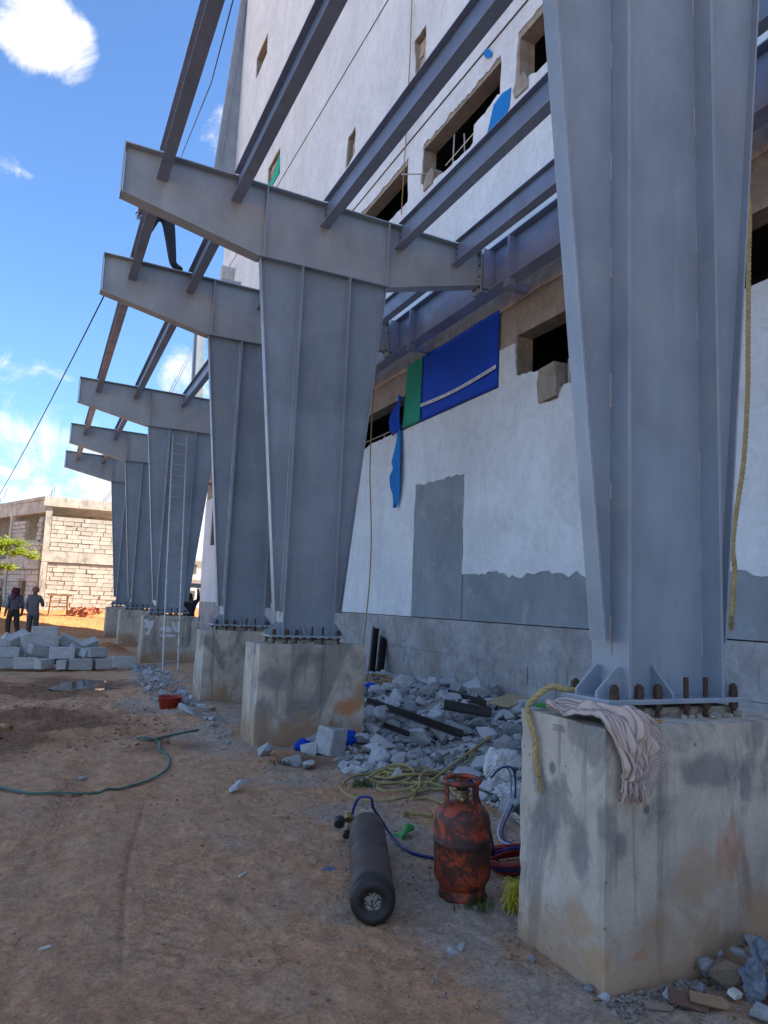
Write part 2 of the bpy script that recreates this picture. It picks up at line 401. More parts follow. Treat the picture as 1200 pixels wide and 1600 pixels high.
def cloth(name, c):
    return plain(name, c, .9, 0, .25, 30)
m_skin = plain('brown_skin', (.12, .06, .038), .55)
m_grey_shirt = cloth('grey_shirt_cloth', (.12, .12, .135)); m_navy = cloth('dark_navy_cloth', (.02, .024, .045)); m_trouser = cloth('dark_trouser_cloth', (.045, .04, .042))
m_greytrouser = cloth('grey_trouser_cloth', (.07, .07, .08)); m_pink = cloth('faded_pink_turban_cloth', (.30, .13, .12)); m_maroon = cloth('maroon_scarf_cloth', (.12, .02, .035)); m_khaki = cloth('khaki_shirt_cloth', (.25, .19, .10))
m_bluetrouser = cloth('slate_blue_trouser_cloth', (.030, .045, .066)); m_shoe = plain('dark_shoe', (.025, .02, .02), .6); m_hair = plain('black_hair', (.012, .01, .01), .6)
def plaid():
    M = Mat('dark_plaid_cloth', (.035, .035, .06), .9)
    for ax, sc in ((0, 16), (2, 16)):
        q = M.math('FRACT', M.math('MULTIPLY', M.xyz(ax, True), sc))
        M.mix(M.ramp(q, .72, .76, 0, .55, False), (.36, .36, .42))
    return M.m
m_plaid = plaid()

def ground_mat():
    M = Mat('site_dirt', (.59, .355, .215), .93, 0, .15)
    at = M.n('ShaderNodeVertexColor', layer_name='soil'); sp = M.n('ShaderNodeSeparateColor'); M.l(at.outputs['Color'], sp.inputs[0])
    n1 = M.noise(.9, 8, .6, .5, obj=False); n2 = M.noise(6, 9, .68, .4, obj=False); n3 = M.noise(48, 8, .72, .2, obj=False); n4 = M.noise(180, 5, .7, obj=False)
    M.mix(M.ramp(n1, .42, .62, 0, .75), (.60, .335, .185))
    M.mix(M.ramp(M.noise(1.6, 8, .6, 1.2, obj=False), .52, .68, 0, .40), (.54, .385, .27))
    M.mix(M.ramp(sp.outputs['Red'], .3, .75, 0, .88), (.46, .38, .30))          # cement and stone dust
    M.mix(M.ramp(M.math('ADD', M.xyz(0), M.math('MULTIPLY', M.noise(3, 6, obj=False), .5)), 3.75, 4.0, 0, .85), (.33, .335, .34))   # stone flour under the rubble
    M.mix(M.ramp(sp.outputs['Green'], .3, .8, 0, .85), (.21, .11, .065))          # churned damp mud
    M.mix(M.ramp(sp.outputs['Blue'], .25, .75, 0, 1), (.42, .185, .072))           # laterite
    M.mul(n2, .70, 1.28); M.mul(n3, .60, 1.40); M.mul(n4, .66, 1.34)
    M.mix(M.ramp(M.noise(11, 9, .75, .8, obj=False), .58, .68, 0, .7), (.19, .11, .065))
    M.bump(n2, .8, .04); M.bump(n3, 1.0, .02); M.bump(n4, .7, .006)
    return M.m
m_ground = ground_mat()
def water():
    M = Mat('muddy_puddle_water', (.05, .035, .028), .03, 0, .6)
    M.bump(M.noise(4, 3), .03, .01)
    return M.m
m_water = water()
def foliage(name, c):
    M = Mat(name, c, .6, 0, .3)
    M.mul(M.noise(1.6, 4, .5, obj=False), .6, 1.35, .3, .7)
    M.b.inputs['Subsurface Weight'].default_value = 0
    tr = M.n('ShaderNodeBsdfTranslucent'); ms = M.n('ShaderNodeMixShader'); ms.inputs[0].default_value = .4
    M.l(M.col, tr.inputs[0]); M.l(M.b.outputs[0], ms.inputs[1]); M.l(tr.outputs[0], ms.inputs[2]); M.l(ms.outputs[0], M.t.nodes['Material Output'].inputs[0])
    return M.m
m_leaf = foliage('bright_tree_leaves', (.30, .38, .035))
m_weed = foliage('small_weed_leaves', (.06, .12, .025))
m_bark = plain('brown_bark', (.10, .07, .05), .9, 0, .3, 12)

# ------------------------------------------------------------------ mesh helpers
class MB:
    def __init__(s): s.v = []; s.f = []; s.mi = []; s.cur = 0
    def add(s, vs, fs):
        o = len(s.v); s.v += [tuple(p) for p in vs]; s.f += [tuple(i+o for i in f) for f in fs]; s.mi += [s.cur]*len(fs); return s
    def hexa(s, p):
        return s.add(p, [(0, 3, 2, 1), (4, 5, 6, 7), (0, 1, 5, 4), (1, 2, 6, 5), (2, 3, 7, 6), (3, 0, 4, 7)])
    def box(s, x0, x1, y0, y1, z0, z1):
        return s.hexa([(x0, y0, z0), (x1, y0, z0), (x1, y1, z0), (x0, y1, z0), (x0, y0, z1), (x1, y0, z1), (x1, y1, z1), (x0, y1, z1)])
    def obox(s, c, size, R):
        c = Vector(c); h = [q/2 for q in size]; p = []
        for z in (-1, 1):
            for x, y in ((-1, -1), (1, -1), (1, 1), (-1, 1)):
                p.append(c + R @ Vector((x*h[0], y*h[1], z*h[2])))
        return s.hexa(p)
    def prism(s, poly, fn, a, b):
        """poly of 2-D points, fn(u, v, w) -> 3-D, extruded from w=a to w=b"""
        n = len(poly); tri = tessellate_polygon([[Vector((u, v, 0)) for u, v in poly]])
        vs = [fn(u, v, a) for u, v in poly] + [fn(u, v, b) for u, v in poly]
        fs = [t for t in tri] + [tuple(i+n for i in reversed(t)) for t in tri] + [(i, (i+1) % n, n+(i+1) % n, n+i) for i in range(n)]
        return s.add(vs, fs)
    def sheet(s, loops, fn, a, b):
        """polygon with holes, front at w=a, sides to w=b"""
        pts = [q for lp in loops for q in lp]; n = len(pts)
        tri = tessellate_polygon([[Vector((u, v, 0)) for u, v in lp] for lp in loops])
        vs = [fn(u, v, a) for u, v in pts] + [fn(u, v, b) for u, v in pts]
        fs = [t for t in tri] + [tuple(i+n for i in reversed(t)) for t in tri]
        o = 0
        for lp in loops:
            k = len(lp)
            fs += [(o+i, o+(i+1) % k, n+o+(i+1) % k, n+o+i) for i in range(k)]; o += k
        return s.add(vs, fs)
    def tube(s, pts, r, n=8, cap=True, closed=False, r2=None):
        pts = [Vector(p) for p in pts]; m = len(pts); rings = []
        prev = None
        for i, p in enumerate(pts):
            if closed: t = pts[(i+1) % m]-pts[i-1]
            else: t = pts[min(i+1, m-1)]-pts[max(i-1, 0)]
            t.normalize()
            if prev is None:
                a = Vector((0, 0, 1)) if abs(t.z) < .9 else Vector((1, 0, 0))
                nn = t.cross(a).normalized()
            else:
                nn = (prev - t*prev.dot(t)).normalized()
            prev = nn; bb = t.cross(nn)
            rr = r if not callable(r) else r(i/(m-1))
            rb = rr if r2 is None else r2
            rings.append([p + nn*rr*math.cos(2*math.pi*k/n) + bb*rb*math.sin(2*math.pi*k/n) for k in range(n)])
        vs = [q for rg in rings for q in rg]; fs = []
        for i in range(m if closed else m-1):
            j = (i+1) % m
            for k in range(n): fs.append((i*n+k, i*n+(k+1) % n, j*n+(k+1) % n, j*n+k))
        if cap and not closed: fs += [tuple(range(n))[::-1], tuple((m-1)*n+k for k in range(n))]
        return s.add(vs, fs)
    def lathe(s, prof, n=32, T=None):
        vs = []
        for r, z in prof:
            for k in range(n):
                a = 2*math.pi*k/n; p = Vector((r*math.cos(a), r*math.sin(a), z)); vs.append(T @ p if T else p)
        fs = [(i*n+k, i*n+(k+1) % n, (i+1)*n+(k+1) % n, (i+1)*n+k) for i in range(len(prof)-1) for k in range(n)]
        return s.add(vs, fs)
    def mesh(s, name, mats, smooth=False, origin=(0, 0, 0)):
        me = bpy.data.meshes.new(name)
        ox, oy, oz = origin
        me.from_pydata([(x-ox, y-oy, z-oz) for x, y, z in s.v], [], s.f)
        for m in (mats if isinstance(mats, (list, tuple)) else [mats]): me.materials.append(m)
        if any(s.mi): me.polygons.foreach_set('material_index', s.mi)
        if smooth: me.polygons.foreach_set('use_smooth', [True]*len(s.f))
        me.update(); return me
    def build(s, name, mats, parent=None, smooth=False, origin=None):
        """vertices are in the parent's axes, or in the world when top-level; origin = where the object's own origin goes"""
        o0 = origin or (0, 0, 0)
        o = bpy.data.objects.new(name, s.mesh(name, mats, smooth, o0)); COL.objects.link(o); o.location = o0
        if parent is not None: o.parent = parent
        return o
def tag(o, label=None, cat=None, group=None, kind=None):
    if label: o['label'] = label
    if cat: o['category'] = cat
    if group: o['group'] = group
    if kind: o['kind'] = kind
    return o
def thing(name, loc, label, cat, group=None, rz=0):
    o = bpy.data.objects.new(name, None); COL.objects.link(o); o.location = loc; o.rotation_euler = (0, 0, rz); o.empty_display_size = .2
    return tag(o, label, cat, group)
def inst(src, parent=None, loc=None, rot=None, scale=None):
    c = src.copy(); COL.objects.link(c)
    c.parent = parent
    if loc is not None: c.location = loc
    if rot is not None: c.rotation_euler = rot
    if scale is not None: c.scale = scale if not isinstance(scale, (int, float)) else (scale,)*3
    return c
def copy_tree(o, kids, parent=None):
    c = o.copy(); COL.objects.link(c); c.parent = parent
    for ch in kids.get(o.name, []): copy_tree(ch, kids, c)
    return c
def kidmap(root):
    km = {}
    for o in bpy.data.objects:
        if o.parent: km.setdefault(o.parent.name, []).append(o)
    return km
def bevel(o, w=.006, seg=1):
    m = o.modifiers.new('bevel', 'BEVEL'); m.width = w; m.segments = seg; m.limit_method = 'ANGLE'; m.angle_limit = rad(40)
    return o
def fxz(u, v, w): return (u, w, v)      # polygon in X-Z, extruded along Y
def fyz(u, v, w): return (w, u, v)      # polygon in Y-Z, extruded along X
def fxy(u, v, w): return (u, v, w)

def vnoise(x, y, seed=0):
    """lattice value noise, arrays"""
    x = np.asarray(x, float); y = np.asarray(y, float)
    xi = np.floor(x).astype(np.int64); yi = np.floor(y).astype(np.int64)
    fx = x-xi; fy = y-yi; fx = fx*fx*(3-2*fx); fy = fy*fy*(3-2*fy)
    def h(a, b):
        n = (a*374761393 + b*668265263 + seed*1442695041) & 0xffffffff
        n = ((n ^ (n >> 13))*1274126177) & 0xffffffff
        return ((n ^ (n >> 16)) & 0xffff)/65535.0
    return (h(xi, yi)*(1-fx)+h(xi+1, yi)*fx)*(1-fy) + (h(xi, yi+1)*(1-fx)+h(xi+1, yi+1)*fx)*fy - .5
def fbm(x, y, f, o=4, seed=0):
    r = 0; a = 1.0
    for k in range(o):
        r = r + a*vnoise(x*f+k*17.3, y*f-k*9.1, seed+k); f *= 2.03; a *= .52
    return r
def sstep(a, b, x):
    t = np.clip((np.asarray(x, float)-a)/(b-a), 0, 1); return t*t*(3-2*t)
#PART2
# ------------------------------------------------------------------ ground
WX = 5.9                               # face of the big wall
YS = [2.8411, 8.3577, 11.3702, 18.4724, 23.8171, 28.6514]      # column row
def track(y): return .02 + .155*np.asarray(y, float)
def gh(x, y, fine=True):
    x = np.asarray(x, float); y = np.asarray(y, float)
    h = .05*fbm(x, y, .35, 3, 1)*sstep(3, 8, y)
    near = sstep(60, 30, y)
    rub = sstep(3.55, 5.5, x)*sstep(33, 28, y)*(x < 8)
    h = h + rub*(.32+.16*fbm(x, y, 1.3, 3, 5))
    g = np.exp(-((x-2.35)/.75)**2)*(np.exp(-((y-9.9)/1.2)**2)*.10 + np.exp(-((y-13.6)/2.2)**2)*.20)
    h = h + g
    mud = sstep(1.9, .9, x)*sstep(8.0, 9.5, y)*sstep(16, 13.5, y)
    h = h + mud*.10*fbm(x, y, 2.6, 4, 8)
    rut = np.exp(-((y-9.0-.25*x)/.10)**2)*sstep(2.0, 1.5, x)
    h = h - .035*rut + .025*np.exp(-((y-9.25-.25*x)/.12)**2)*sstep(2.0, 1.5, x)
    bank = sstep(30.5, 37, y + 1.3*fbm(x, y, .45, 3, 12))*(x < 60)
    h = h + bank*(.68+.22*fbm(x, y, .7, 4, 3)*sstep(90, 45, y)) + .25*np.exp(-((y-33.2)/.8)**2)*(.5+fbm(x, y, .6, 3, 21))*sstep(6, 3, x)
    red = np.exp(-((x-1.75)/.5)**2-((y-20.3)/1.0)**2)*.32
    h = h + red
    if fine:
        h = h + near*(.014*fbm(x, y, 3.1, 3, 2) + .014*fbm(x, y, 9, 3, 4) + .011*fbm(x, y, 27, 2, 6))
        for off, wd in ((0.0, .20), (-.62, .16)):
            u = x-track(y)-off
            band = np.exp(-(u/wd)**4)*sstep(9, 7.5, y)
            h = h + band*(-.016 + .020*np.clip(np.sin(y*68 + np.abs(u)*60)*2.5, -.6, .6)*np.clip(.35+2.5*fbm(x, y, .9, 3, 9), 0, 1))
        u = x-track(y)+.10+.03*np.sin(y*1.7); h = h - .018*np.exp(-(u/.012)**2)*sstep(6.4, 5.6, y)*sstep(3.3, 3.9, y)
    return h
def gz(x, y): return float(gh(np.array([x]), np.array([y]))[0])
def spread(lo, mid0, mid1, hi, n, k):
    a = mid0-(mid0-lo)*np.linspace(1, 0, k, endpoint=False)**3; b = np.linspace(mid0, mid1, n); c = mid1+(hi-mid1)*np.linspace(0, 1, k+1)[1:]**3
    return np.concatenate([a, b, c])
gx = spread(-500, -3.2, 6.2, 500, 640, 22)
gy = np.concatenate([np.linspace(-60, .9, 14, endpoint=False), .9*np.exp(np.linspace(0, math.log(46/.9), 720)), 46+(900-46)*np.linspace(0, 1, 25)[1:]**3])
GX, GY = np.meshgrid(gx, gy)
GH = gh(GX, GY)
nx, ny = len(gx), len(gy)
me = bpy.data.meshes.new('ground')
idx = np.arange(nx*ny).reshape(ny, nx)
quads = np.stack([idx[:-1, :-1], idx[:-1, 1:], idx[1:, 1:], idx[1:, :-1]], -1).reshape(-1, 4)
me.vertices.add(nx*ny); me.vertices.foreach_set('co', np.stack([GX, GY, GH], -1).reshape(-1).astype(np.float32))
me.loops.add(quads.size); me.loops.foreach_set('vertex_index', quads.reshape(-1).astype(np.int32))
me.polygons.add(len(quads)); me.polygons.foreach_set('loop_start', np.arange(0, quads.size, 4, dtype=np.int32))
me.polygons.foreach_set('use_smooth', np.ones(len(quads), bool))
me.update(calc_edges=True)
ca = me.color_attributes.new('soil', 'FLOAT_COLOR', 'POINT')
dust = sstep(.9, 2.0, GX + .9*fbm(GX, GY, .8, 4, 31) + .12*(GY-4)*sstep(8, 4, GY))*sstep(26, 18, GY)
dust = dust*np.clip(.62+1.0*fbm(GX, GY, 1.7, 4, 33), 0, 1)
dust = np.maximum(dust, np.clip(sstep(3.4, 3.9, GX), 0, 1)*sstep(30, 26, GY))
damp = np.clip(sstep(7.0, 8.3, GY+.8*fbm(GX, GY, .7, 3, 41))*sstep(17, 14, GY)*(.55+1.3*fbm(GX, GY, .6, 4, 43)), 0, 1)*sstep(2.6, 1.7, GX)
damp = np.maximum(damp, np.exp(-((GX-2.6)/.55)**2-((GY-7.2)/.5)**2)*.8)
lat = sstep(26.5, 30, GY+1.0*fbm(GX, GY, .5, 3, 51))*sstep(75, 50, GY)*sstep(-14, -8, GX)*sstep(24, 16, GX)
lat = np.maximum(lat, np.exp(-((GX-1.75)/.6)**2-((GY-20.3)/1.1)**2))
colr = np.stack([dust, damp, lat, np.ones_like(dust)], -1).reshape(-1).astype(np.float32)
ca.data.foreach_set('color', colr)
me.materials.append(m_ground)
ground = bpy.data.objects.new('ground', me); COL.objects.link(ground); tag(ground, kind='structure')

def puddle(cx, cy, rx, ry, seed, dz):
    b = MB(); n = 40; r_ = random.Random(seed)
    ph = [r_.uniform(0, 6.28) for _ in range(4)]
    pts = []
    for k in range(n):
        a = 2*math.pi*k/n; q = 1+.22*math.sin(2*a+ph[0])+.16*math.sin(3*a+ph[1])+.1*math.sin(7*a+ph[2])
        pts.append((cx+rx*q*math.cos(a), cy+ry*q*math.sin(a)))
    zs = [gz(*p) for p in pts]; z = sorted(zs)[len(zs)//3]+dz
    b.prism(pts, fxy, z-.05, z)
    return tag(b.build('puddle', m_water), kind='structure')
puddle(.92, 13.6, .46, .95, 3, .014)
puddle(-.38, 9.7, .34, .45, 5, .012)

# ------------------------------------------------------------------ the big unfinished building
def jag(p, q, n, amp, seed):
    """points from p to q (q left out) with a broken edge"""
    r_ = random.Random(seed); o = []
    dx, dy = q[0]-p[0], q[1]-p[1]; L = math.hypot(dx, dy); nx_, ny_ = -dy/L, dx/L; d = 0
    for k in range(n):
        t = k/n; d = .6*d + r_.uniform(-amp, amp) if k else 0
        o.append((p[0]+dx*t+nx_*d, p[1]+dy*t+ny_*d))
    return o
def loop(pts, seed=0):
    """pts: list of (y, z, n, amp): edge from this point to the next broken into n pieces"""
    o = []
    for i, a in enumerate(pts):
        b = pts[(i+1) % len(pts)]
        o += jag(a[:2], b[:2], a[2], a[3], seed*31+i) if a[2] > 1 else [a[:2]]
    return o
BY0, BY1, BTOP, BXE = -14.0, 30.0, 32.0, 9.5
bld = thing('unfinished_building', (0, 0, 0), 'tall unfinished building with white putty wall, broken window openings and grey plaster patches', 'building')
PLZ = 1.41
win = {   # opening in the structural wall: y0, y1, z0, z1
    'w1': (5.4, 8.38, 4.52, 5.53), 'w1b': (1.6, 5.02, 4.72, 5.50), 'w0': (11.9, 15.2, 4.78, 5.51), 'w2': (8.95, 11.56, 9.30, 10.30), 'w3': (5.6, 8.45, 9.45, 10.32),
    'w4': (12.16, 15.0, 9.5, 10.38), 'w5': (26.6, 28.6, 3.6, 5.3), 'w6': (15.8, 19.0, 4.78, 5.51), 'w7': (20.0, 23.0, 4.78, 5.51)}
slots = {'sA': [(24.65, 21.88), (26.2, 21.86), (26.34, 22.85), (24.73, 22.8)], 'sB': [(21.78, 15.45), (23.3, 15.5), (23.37, 16.5), (21.94, 16.5)], 'sC': [(15.1, 12.3), (15.72, 12.2), (15.66, 12.99), (15.18, 13.02)],
         'sD': [(11.58, 12.2), (12.02, 12.16), (12.12, 12.99), (11.62, 13.0)]}
# structural wall 0.28 m thick with real openings
b = MB()
holes = [[(y0, z0), (y0, z1), (y1, z1), (y1, z0)] for (y0, y1, z0, z1) in win.values()]
b.sheet([[(BY0, PLZ), (BY1, PLZ), (BY1, BTOP), (BY0, BTOP)]] + holes + [s for s in slots.values()], fyz, WX+.025, WX+.30)
b.build('concrete_wall', m_band, bld)
# the rest of the shell: end walls, back wall, roof, floors
b = MB()
b.box(WX+.03, BXE, BY1-.3, BY1, .0, BTOP); b.box(WX+.03, BXE, BY0, BY0+.3, 0, BTOP); b.box(BXE-.3, BXE, BY0+.31, BY1-.31, 0, BTOP); b.box(WX+.31, BXE-.31, BY0+.31, BY1-.31, BTOP-.3, BTOP-.01)
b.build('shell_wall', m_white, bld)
b = MB()
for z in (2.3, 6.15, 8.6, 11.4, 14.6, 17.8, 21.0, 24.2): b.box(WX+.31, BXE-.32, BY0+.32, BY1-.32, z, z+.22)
b.build('floor_slab', m_dark, bld)
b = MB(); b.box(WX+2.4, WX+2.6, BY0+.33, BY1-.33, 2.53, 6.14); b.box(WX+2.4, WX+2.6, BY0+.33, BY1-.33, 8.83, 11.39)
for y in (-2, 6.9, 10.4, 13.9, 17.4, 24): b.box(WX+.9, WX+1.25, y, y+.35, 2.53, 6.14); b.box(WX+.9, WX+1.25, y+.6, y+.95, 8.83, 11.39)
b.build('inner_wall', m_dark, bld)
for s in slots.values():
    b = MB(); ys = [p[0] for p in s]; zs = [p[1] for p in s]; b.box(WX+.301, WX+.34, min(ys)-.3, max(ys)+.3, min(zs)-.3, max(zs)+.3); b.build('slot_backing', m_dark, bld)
# white plaster coat, 25 mm, broken edges round every opening
A = .02
def hole(y0, y1, z0, z1, seed, a=.022, n=22):
    return loop([(y0, z0, n, a), (y0, z1, n, a), (y1, z1, n, a), (y1, z0, n, a)], seed)
upper = [loop([(BY0, 6.42, 1, 0), (4.2, 6.42, 1, 0), (8.55, 6.42, 1, 0), (15.2, 6.42, 1, 0), (BY1, 6.42, 1, 0), (BY1, BTOP, 1, 0), (BY0, BTOP, 1, 0)], 1)]
up_holes = [
    loop([(8.94, 9.70, 6, .02), (8.95, 10.39, 44, .035), (11.55, 10.37, 14, .02), (11.62, 9.62, 6, .03), (11.30, 9.52, 3, .02), (11.15, 9.40, 6, .02), (10.6, 9.34, 10, .03), (9.72, 9.34, 4, .01), (9.70, 9.65, 12, .03)], 5),
    loop([(8.53, 9.55, 8, .02), (8.48, 10.42, 30, .035), (5.6, 10.42, 10, .02), (5.6, 9.5, 12, .03), (7.9, 9.42, 8, .03)], 6),
    loop([(12.14, 9.52, 8, .02), (12.17, 10.48, 34, .035), (15.02, 10.46, 10, .02), (15.0, 9.5, 18, .03)], 7)]
up_holes += [loop([(y, z, 6, .02) for y, z in s], 9+i) for i, s in enumerate(slots.values())]
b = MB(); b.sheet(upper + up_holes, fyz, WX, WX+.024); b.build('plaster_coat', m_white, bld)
# lower coat: below the bare lintel band, with stepped top edge and the window sills knocked about
top = [(BY0, 5.45), (1.4, 5.45), (1.45, 4.80), (5.02, 4.76)]
top += jag((5.02, 4.76), (5.06, 5.45), 6, .02, 3) + [(5.06, 5.45), (5.38, 5.45)] + jag((5.38, 5.45), (5.40, 4.50), 6, .02, 4)
top += jag((5.40, 4.50), (7.30, 4.52), 16, .025, 5) + jag((7.30, 4.52), (7.42, 4.36), 3, .02, 6) + jag((7.42, 4.36), (7.74, 4.38), 4, .02, 7) + jag((7.74, 4.38), (7.86, 4.86), 5, .02, 8) + jag((7.86, 4.86), (8.36, 4.93), 6, .02, 8)
top += jag((8.36, 4.93), (8.40, 5.42), 7, .02, 9) + jag((8.40, 5.42), (8.80, 5.44), 5, .03, 10) + [(8.80, 5.44), (8.80, 4.86), (11.98, 4.85)] + jag((11.98, 4.85), (13.0, 4.86), 8, .02, 11) + jag((13.0, 4.86), (15.2, 4.80), 16, .03, 12)
top += [(15.22, 4.80), (15.22, 5.5), (15.78, 5.5), (15.8, 4.8), (19.0, 4.8), (19.02, 5.5), (19.98, 5.5), (20.0, 4.8), (23.0, 4.8), (23.02, 5.5), (26.55, 5.5), (26.55, 3.55), (28.65, 3.6), (28.65, 5.5), (BY1, 5.5)]
bot = [(BY1, PLZ), (26.3, PLZ), (26.25, 3.2), (25.0, 3.25), (24.95, PLZ), (11.36, PLZ)] + jag((11.36, PLZ), (11.36, 3.72), 24, .014, 13) + jag((11.36, 3.72), (9.70, 3.70), 20, .03, 14) + jag((9.70, 3.70), (9.69, 2.10), 20, .014, 15)
bot += jag((9.69, 2.10), (4.2, 2.03), 70, .045, 16) + [(4.2, 2.03), (BY0, 2.0)]
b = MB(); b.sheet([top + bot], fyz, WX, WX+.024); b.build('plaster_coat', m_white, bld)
def patch(y0, y1, z0, z1, w=.006):
    q = MB(); q.box(WX+w, WX+.0245, y0, y1, z0, z1); return q.build('grey_plaster', m_gplaster, bld)
patch(9.71, 11.35, PLZ+.003, 3.78); patch(BY0, 9.66, PLZ+.002, 2.20, .010); patch(24.96, 26.24, PLZ, 3.2)
# sill lumps left by the broken edges
for (y0, y1, z0, z1, d) in ((7.42, 7.82, 4.40, 4.86, .10), (11.08, 11.40, 9.36, 9.66, .10), (8.2, 8.5, 9.3, 9.62, .06)):
    q = MB(); r_ = random.Random(int(y0*10))
    q.prism([(y+r_.uniform(-.03, .03), z+r_.uniform(-.03, .03)) for y, z in ((y0, z0), (y1, z0), (y1+.03, (z0+z1)/2), (y1-.05, z1), (y0+.05, z1+.02), (y0-.03, (z0+z1)/2))], fyz, WX-.03, WX+.2)
    q.build('broken_sill', m_band, bld)
# slab edge strip under the girder
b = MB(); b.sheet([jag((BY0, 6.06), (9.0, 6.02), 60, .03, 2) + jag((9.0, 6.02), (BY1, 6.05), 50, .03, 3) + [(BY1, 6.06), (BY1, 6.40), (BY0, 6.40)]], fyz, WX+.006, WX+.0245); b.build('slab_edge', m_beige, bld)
# window bits
def bars(pts, r, m, name):
    q = MB()
    for a, c in pts: q.tube([a, c], r, 6)
    return q.build(name, m, bld)
bars([((WX-.35, 11.75, 9.78), (WX+1.4, 10.9, 9.88)), ((WX+.15, 10.9, 9.64), (WX+.15, 9.55, 9.72)), ((WX+.2, 10.75, 9.3), (WX+.2, 10.7, 10.15)), ((WX+.2, 10.3, 9.3), (WX+.2, 10.35, 9.95))], .013, m_alu, 'window_rod')
bars([((WX+.2, 14.4, 4.8), (WX+.2, 14.4, 5.05)), ((WX+.2, 14.4, 5.05), (WX+.2, 12.1, 5.05)), ((WX+.2, 13.2, 4.8), (WX+.2, 13.2, 5.05)), ((WX+.2, 12.6, 4.8), (WX+.2, 12.6, 5.48))], .012, m_alu, 'window_rod')
for (y0, y1, z0, z1) in ((6.55, 7.25, 4.98, 5.42), (6.45, 7.2, 4.55, 4.93)):
    q = MB(); t = .03
    for r in ((y0, y1, z0, z0+t), (y0, y1, z1-t, z1), (y0, y0+t, z0+t, z1-t), (y1-t, y1, z0+t, z1-t)): q.box(WX+.14, WX+.18, r[0], r[1], r[2], r[3])
    fr = q.build('window_frame', m_blacksteel, bld)
    q = MB(); q.box(WX+.155, WX+.163, y0+t, y1-t, z0+t, z1-t); q.build('pane', plain('dusty_glass', (.10, .13, .14), .12, 0, .2, 6), fr)
bars([((WX+.1, 7.05, 4.95), (WX+.1, 6.3, 4.99)), ((WX+.12, 7.35, 4.5), (WX+.12, 7.35, 4.9))], .014, m_alu, 'window_rod')
# infill bricks in the tall slots
bm_br = [None]*4
for k in range(4):
    q = MB(); r_ = random.Random(k); q.hexa([(x+r_.uniform(-.01, .01), y*.5*.29+r_.uniform(-.012, .012), z*.5*.185+r_.uniform(-.008, .008)) for z in (-1, 1) for x, y in ((0, -1), (.08, -1), (.08, 1), (0, 1))])
    bm_br[k] = q.mesh('brick', m_brick_infill)
for nme, s in slots.items():
    ys = [p[0] for p in s]; zs = [p[1] for p in s]
    if nme == 'sA': continue
    k = 0
    z = min(zs)+.1
    while z < max(zs)-.05:
        y = min(ys)+.15 + (.15 if int(z*10) % 2 else 0)
        while y < max(ys)-.05:
            o = bpy.data.objects.new('brick', bm_br[k % 4]); COL.objects.link(o); o.parent = bld; o.location = (WX+.12+random.uniform(-.015, .015), y, z); k += 1
            y += .31
        z += .205
q = MB(); q.sheet([[(21.9, 15.5), (23.25, 15.5), (23.1, 15.75), (22.6, 15.85), (22.0, 16.25), (21.85, 16.0)]], fyz, WX-.01, WX+.02); q.build('teal_net_flap', m_teal, bld)
# plinth: cast upper course and three courses of blocks below, joints recessed
b = MB(); b.box(WX+.022, WX+.5, BY0, BY1, -.4, PLZ-.012); b.build('plinth_core', m_dark, bld)
b = MB(); r_ = random.Random(4)
y = 0.8
while y < BY1:
    L = 40; y1 = min(y+L, BY1)
    b.box(WX+.010, WX+.0215, y, y1-.004, .869, PLZ-.012); y = y1
b.box(WX+.010, WX+.0215, BY0, .79, .0, PLZ-.012)
b.build('plinth_course', m_plinth, bld)
pv = []
for k in range(5):
    q = MB(); r_ = random.Random(50+k); q.hexa([(x+r_.uniform(-.006, .006)*(x == 0), y*.1985+r_.uniform(-.004, .001), z*.1165+r_.uniform(-.003, .001)) for z in (-1, 1) for x, y in ((0, -1), (.03, -1), (.03, 1), (0, 1))])
    pv.append(q.mesh('plinth_block', m_plinth))
for row in range(3):
    y = 3.0+.2*(row % 2)
    while y < 29.6:
        o = bpy.data.objects.new('plinth_block', pv[random.randrange(5)]); COL.objects.link(o); o.parent = bld
        o.location = (WX+.008+random.uniform(-.002, .005), y, .28+.235*row+.005*math.sin(y)); o.scale = (1, random.uniform(.985, 1.004), 1); y += .40
# sheets that close window openings
def ysheet(name, corners, m, label, cat, off=.02, nu=26, nv=12, amp=.007, seed=0, thick=.004):
    """cloth between four (y, z) corners TL, TR, BR, BL"""
    q = MB(); vs = []
    for j in range(nv+1):
        for i in range(nu+1):
            u, v = i/nu, j/nv
            y = (1-v)*((1-u)*corners[0][0]+u*corners[1][0])+v*((1-u)*corners[3][0]+u*corners[2][0])
            z = (1-v)*((1-u)*corners[0][1]+u*corners[1][1])+v*((1-u)*corners[3][1]+u*corners[2][1])
            x = WX-off-amp*(math.sin(u*9+seed+2*v)*.5+.5)-amp*1.2*mnoise.noise((u*4+seed, v*3, seed))
            ed = .012*mnoise.noise((u*9, v*9, seed+3))
            vs.append((x, y+ed, z+ed*.7))
    n = nu+1
    q.add(vs, [(j*n+i, (j+1)*n+i, (j+1)*n+i+1, j*n+i+1) for j in range(nv) for i in range(nu)])
    o = q.build(name, m, None, True); mo = o.modifiers.new('thick', 'SOLIDIFY'); mo.thickness = thick
    return tag(o, label, cat) if label else o
bs = ysheet('blue_tarpaulin', [(11.20, 6.06), (8.80, 6.07), (8.81, 4.875), (11.21, 4.86)], m_blue, 'large dark blue sheet with a white printed line closing a window opening', 'tarpaulin', .018, seed=1)
st = MB()
